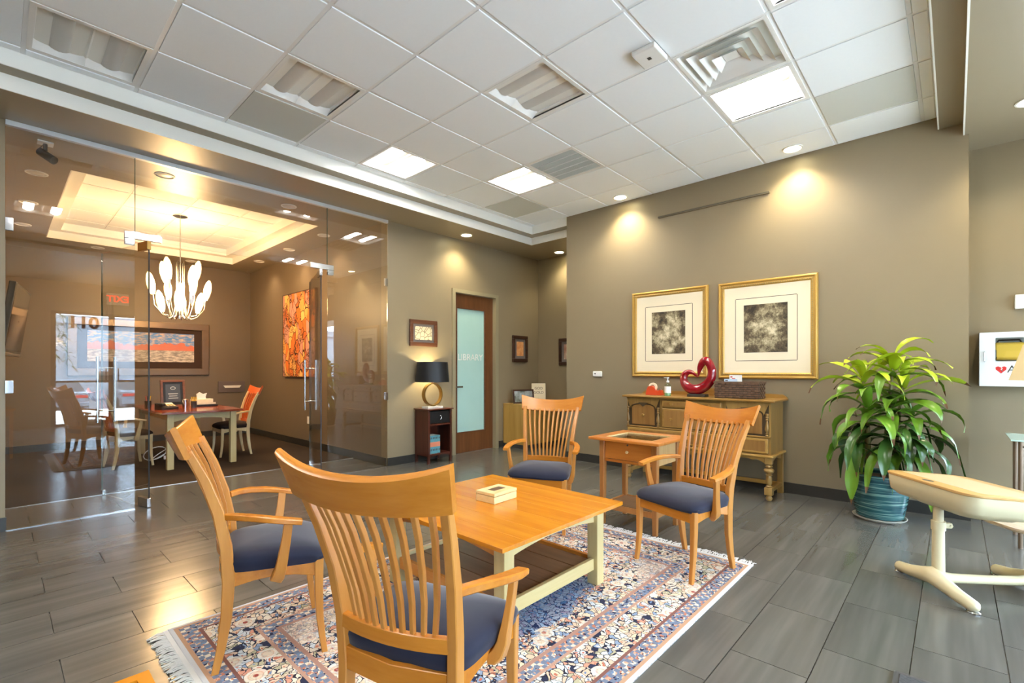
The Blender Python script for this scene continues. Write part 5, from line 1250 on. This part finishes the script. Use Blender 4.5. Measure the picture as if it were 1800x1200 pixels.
for sx in (1, -1): MB().box(sx * .355 - .011, sx * .355 + .011, -.794, .794, z - .11, z - .025).build('apron', MAPLE, t)
TZ = z + .0006
t = thing('desk_phone', 'dark desk phone on the conference table', 'phone', (1.55, 7.55, TZ), .25)
MB().prism([(-.09, 0), (.09, 0), (.09, .085), (-.09, .03)], -.10, .10, 'yz').build('body', PHONE, t); MB().box(-.095, -.045, -.085, .09, .05, .085, .012).build('handset', BLACK, t)
M3 = Matrix.Rotation(math.atan2(.055, .18), 4, 'X'); m = MB()
for q in range(12): m.box(-.02 + (q % 3) * .035, .005 + (q % 3) * .035, -.05 + (q // 3) * .02, -.037 + (q // 3) * .02, .0605, .066, M=M3)
m.build('keypad', CREAM, t); MB().box(.0, .085, .035, .075, .0605, .064, M=M3).build('display', PAPER, t)
t = thing('award_plaque', 'framed dark award plaque standing on the conference table', 'plaque', (1.72, 7.98, TZ), .1); t.rotation_euler = (-.12, 0, .1)
m = MB(); m.box(-.15, .15, -.012, .012, .0, .03, .003).box(-.15, .15, -.012, .012, .35, .38, .003).box(-.15, -.12, -.012, .012, .03, .35, .003).box(.12, .15, -.012, .012, .03, .35, .003); m.build('frame', BRFR, t)
MB().box(-.125, .125, -.004, .006, .025, .355).build('backing', BLACK, t, ang=0); MB().box(-.09, .09, -.007, -.004, .07, .32).build('plate', plain('slate_plate', s(70, 76, 84), .3), t, ang=0)
MB().tube([(.03 * math.cos(q * PI / 8), -.008, .265 + .018 * math.sin(q * PI / 8)) for q in range(16)], .004, 6, True).build('emblem', CGREY, t)
MB().box(-.06, .06, -.0085, -.007, .18, .19).box(-.05, .05, -.0085, -.007, .15, .158).box(-.06, .06, -.0085, -.007, .12, .128).build('engraving', CGREY, t, ang=0)
MB().bar([(0, .01, .25), (0, .11, .02)], .05, .005).build('easel_leg', BLACK, t)
t = thing('tissue_box', 'white tissue box with a raised tissue on the conference table', 'tissue box', (2.06, 7.95, TZ), .1)
MB().box(-.13, .13, -.065, .065, 0, .10, .004).build('box', MATB, t); MB().prism([(-.06, .10), (-.07, .17), (-.03, .20), (.02, .17), (.07, .185), (.05, .13), (.055, .10)], -.006, .006, 'xz').build('tissue', PAPER, t); MB().box(-.13, .16, -.075, -.065, .005, .05).build('front_panel', MATB, t)
t = thing('paper_tray', 'dark document tray with papers in front of the tissue box', 'tray', (2.07, 7.78, TZ), .05)
m = MB(); m.box(-.14, .14, -.05, .05, 0, .006); ring(m, -.135, .135, -.045, .045, .005, 0, .025); m.build('tray', BLACK, t); MB().box(-.12, .12, -.035, .035, .007, .018).build('papers', plain('yellow_paper', s(222, 214, 150), .7), t)
t = thing('pen_cup', 'dark pen cup with coloured pens left of the plaque', 'pen cup', (1.42, 7.95, TZ))
MB().lathe([(.035, 0), (.04, .10), (.036, .10), (.032, .01), (.001, .01)], 18, close=False).build('cup', BLACK, t)
for q, (mt, dx) in enumerate(((REDM, -.02), (YEL, .018), (BLACK, 0), (TEAL, .01))): MB().cyl((dx * .3, (q - 1.5) * .008, .012), (dx * 1.5, (q - 1.5) * .018, .165), .005, 8).build('pen', mt, t)
t = thing('steel_tumbler', 'silver tumbler beside the plaque on the conference table', 'cup', (1.76, 7.55, TZ))
MB().lathe([(.03, 0), (.038, .12), (.034, .12), (.028, .008), (.001, .008)], 20, close=False).build('cup', CHROME, t); MB().lathe([(.0385, .115), (.041, .12), (.0385, .125), (.034, .12)], 20, close=False).build('rim', CHROME, t)
t = thing('highlighter_cup', 'cup of yellow highlighters next to the tissue box', 'pen cup', (1.88, 7.62, TZ))
MB().lathe([(.036, 0), (.036, .09), (.032, .09), (.032, .008), (.001, .008)], 18, close=False).build('cup', DGREY, t)
for q in range(4): MB().cyl((math.cos(q * 1.6) * .012, math.sin(q * 1.6) * .012, .012), (math.cos(q * 1.6) * .03, math.sin(q * 1.6) * .03, .15), .007, 8).build('highlighter', YEL, t)
# panorama on the back wall
t = thing('desert_panorama', 'wide framed desert panorama on the conference back wall', 'picture', (1.74, VB, 1.605))
hw, hh, fw2 = .98, .466, .12
m = MB()
for q in ((-hw, hw, hh - fw2, hh), (-hw, hw, -hh, -hh + fw2)): m.box(q[0], q[1], -.0505, 0, q[2], q[3], .012)
for q in ((-hw, -hw + fw2), (hw - fw2, hw)): m.box(q[0], q[1], -.05, 0, -hh + fw2 - .015, hh - fw2 + .015, .012)
m.build('frame', BRONZE, t); MB().box(-hw + .1, hw - .1, -.02, -.004, -hh + .1, hh - .1).build('mat_board', plain('brown_mat_board', s(58, 38, 30), .8), t, ang=0)
MB().box(-hw + .24, hw - .24, -.022, -.019, -.232, .272).build('print', desert_print(-.232, .272), t, ang=0)
t = thing('wall_document_slot', 'taupe wall panel with white paper slot on the conference back wall', 'wall slot', (3.108, VB, .915))
MB().box(-.235, .235, -.02, 0, -.105, .105, .004).build('panel', plain('taupe_panel', s(104, 92, 88), .5), t); MB().prism([(-.15, .025), (.16, .025), (.13, -.02), (-.12, -.02)], -.045, -.018, 'xz').build('paper_stack', PAPER, t)
# painting on the side wall
t = thing('ribbon_painting', 'large orange painting of interwoven patterned ribbons', 'painting', (UC, 7.80, 1.815))
MB().box(-.04, 0, -.60, .60, -.69, .69, .004).build('canvas', ribbon_painting(), t); m = MB(); ring_y = ((-.606, .606, .69, .70), (-.606, .606, -.70, -.69), (-.61, -.60, -.70, .70), (.60, .61, -.70, .70))
for q in ring_y: m.box(-.044, 0, q[0], q[1], q[2], q[3])
m.build('edge_frame', DKFR, t, ang=0)
# television on its swing arm
t = thing('wall_television', 'black flat television tilted on a wall arm, far left', 'television', (0, 7.45, 1.775))
Mt = Matrix.Translation((.145, 0, 0)) @ Matrix.Rotation(-.13, 4, 'Z') @ Matrix.Rotation(.13, 4, 'Y')
MB().box(-.03, .025, -.56, .56, -.36, .36, .008, Mt).build('casing', DGREY, t); MB().box(.0252, .027, -.54, .54, -.335, .345, 0, Mt).build('screen', DARKGL, t, ang=0)
MB().box(-.02, .032, -.50, .50, -.395, -.36, .006, Mt).build('speaker_bar', STEEL, t)
MB().box(0, .02, -.1, .1, -.12, .12).cyl((.01, 0, 0), (.17, 0, 0), .022, 12).build('wall_arm', BLACK, t)
# spot camera
t = thing('security_camera', 'small dark security camera hanging inside the glass front', 'camera', (.285, 5.55, ZS))
MB().box(-.05, .05, -.05, .05, -.012, 0, .003).build('mount', ALU, t); MB().cyl((0, 0, -.012), (0, 0, -.07), .014, 12).build('arm', DGREY, t)
MB().cyl((-.03, .03, -.075), (.05, -.05, -.15), .034, 18).build('body', DGREY, t); MB().tube([(-.01, .02, -.012), (-.035, .03, -.05), (-.02, .03, -.09)], .004, 6).build('cable', BLACK, t)
# chandelier
t = thing('chandelier', 'brushed steel chandelier with lit tulip glass shades', 'chandelier', (1.745, 7.73, ZC - .006))
MB().lathe([(.001, 0), (.085, 0), (.088, -.012), (.05, -.028), (.012, -.034)], 28, close=False).build('canopy', CHROME, t); MB().cyl((0, 0, -.03), (0, 0, -1.42), .007, 10).build('stem', STEEL, t)
m = MB()
for k in range(10):
    q = 2 * PI * k / 10; m.cyl((.045 * math.cos(q), .045 * math.sin(q), -.62 - .02 * (k % 3)), (.045 * math.cos(q), .045 * math.sin(q), -1.30), .0055, 8)
m.build('rod_cluster', CHROME, t)
for k in range(12):
    q = 2 * PI * k / 12 + .2; tier = k % 3; R_ = (.33, .21, .20)[tier]; zt_ = (-1.12, -.91, -1.33)[tier]; zb_ = -1.40
    ca, sa = math.cos(q), math.sin(q)
    P = [(.05, -1.22), (.08, zb_ + .02), (.13, zb_ - .02), (R_ * .65, zb_ + .02), (R_ * .95, (zb_ + zt_) / 2), (R_, zt_)]
    MB().tube([(r_ * ca, r_ * sa, z_) for r_, z_ in P], .007, 8).build('arm', CHROME, t)
    tilt = Matrix.Translation((R_ * ca, R_ * sa, zt_)) @ Matrix.Rotation(.18, 4, Vector((-sa, ca, 0)))
    MB().lathe([(.026, 0), (.046, .06), (.056, .13), (.053, .19), (.038, .25), (.014, .29)], 18, M=tilt @ Matrix.Scale(.85, 4, (1, 0, 0)), close=False).build('glass_shade', SHADEL, t, ang=70)
for k in range(4): lamp('lamp', 'POINT', SHADE_E / 4, (1, .62, .28), t, (.10 * math.cos(k * PI / 2 + .5), .10 * math.sin(k * PI / 2 + .5), -.98 - .1 * (k % 2)), shadow_soft_size=.12)
t = thing('cable_bundle', 'loose white cable loops on the carpet under the conference table', 'cable', (1.50, 7.95, 0))
m = MB()
for q in range(2): m.tube([(.13 * math.cos(k * PI / 8) + q * .1, .05 * math.sin(k * PI / 8), .09 + .08 * math.sin(k * PI / 8 + .4 + q)) for k in range(16)], .006, 6, True)
m.build('cord', ALU, t); MB().box(.09, .12, -.06, -.03, 0, .05, .006).build('plug', ALU, t)
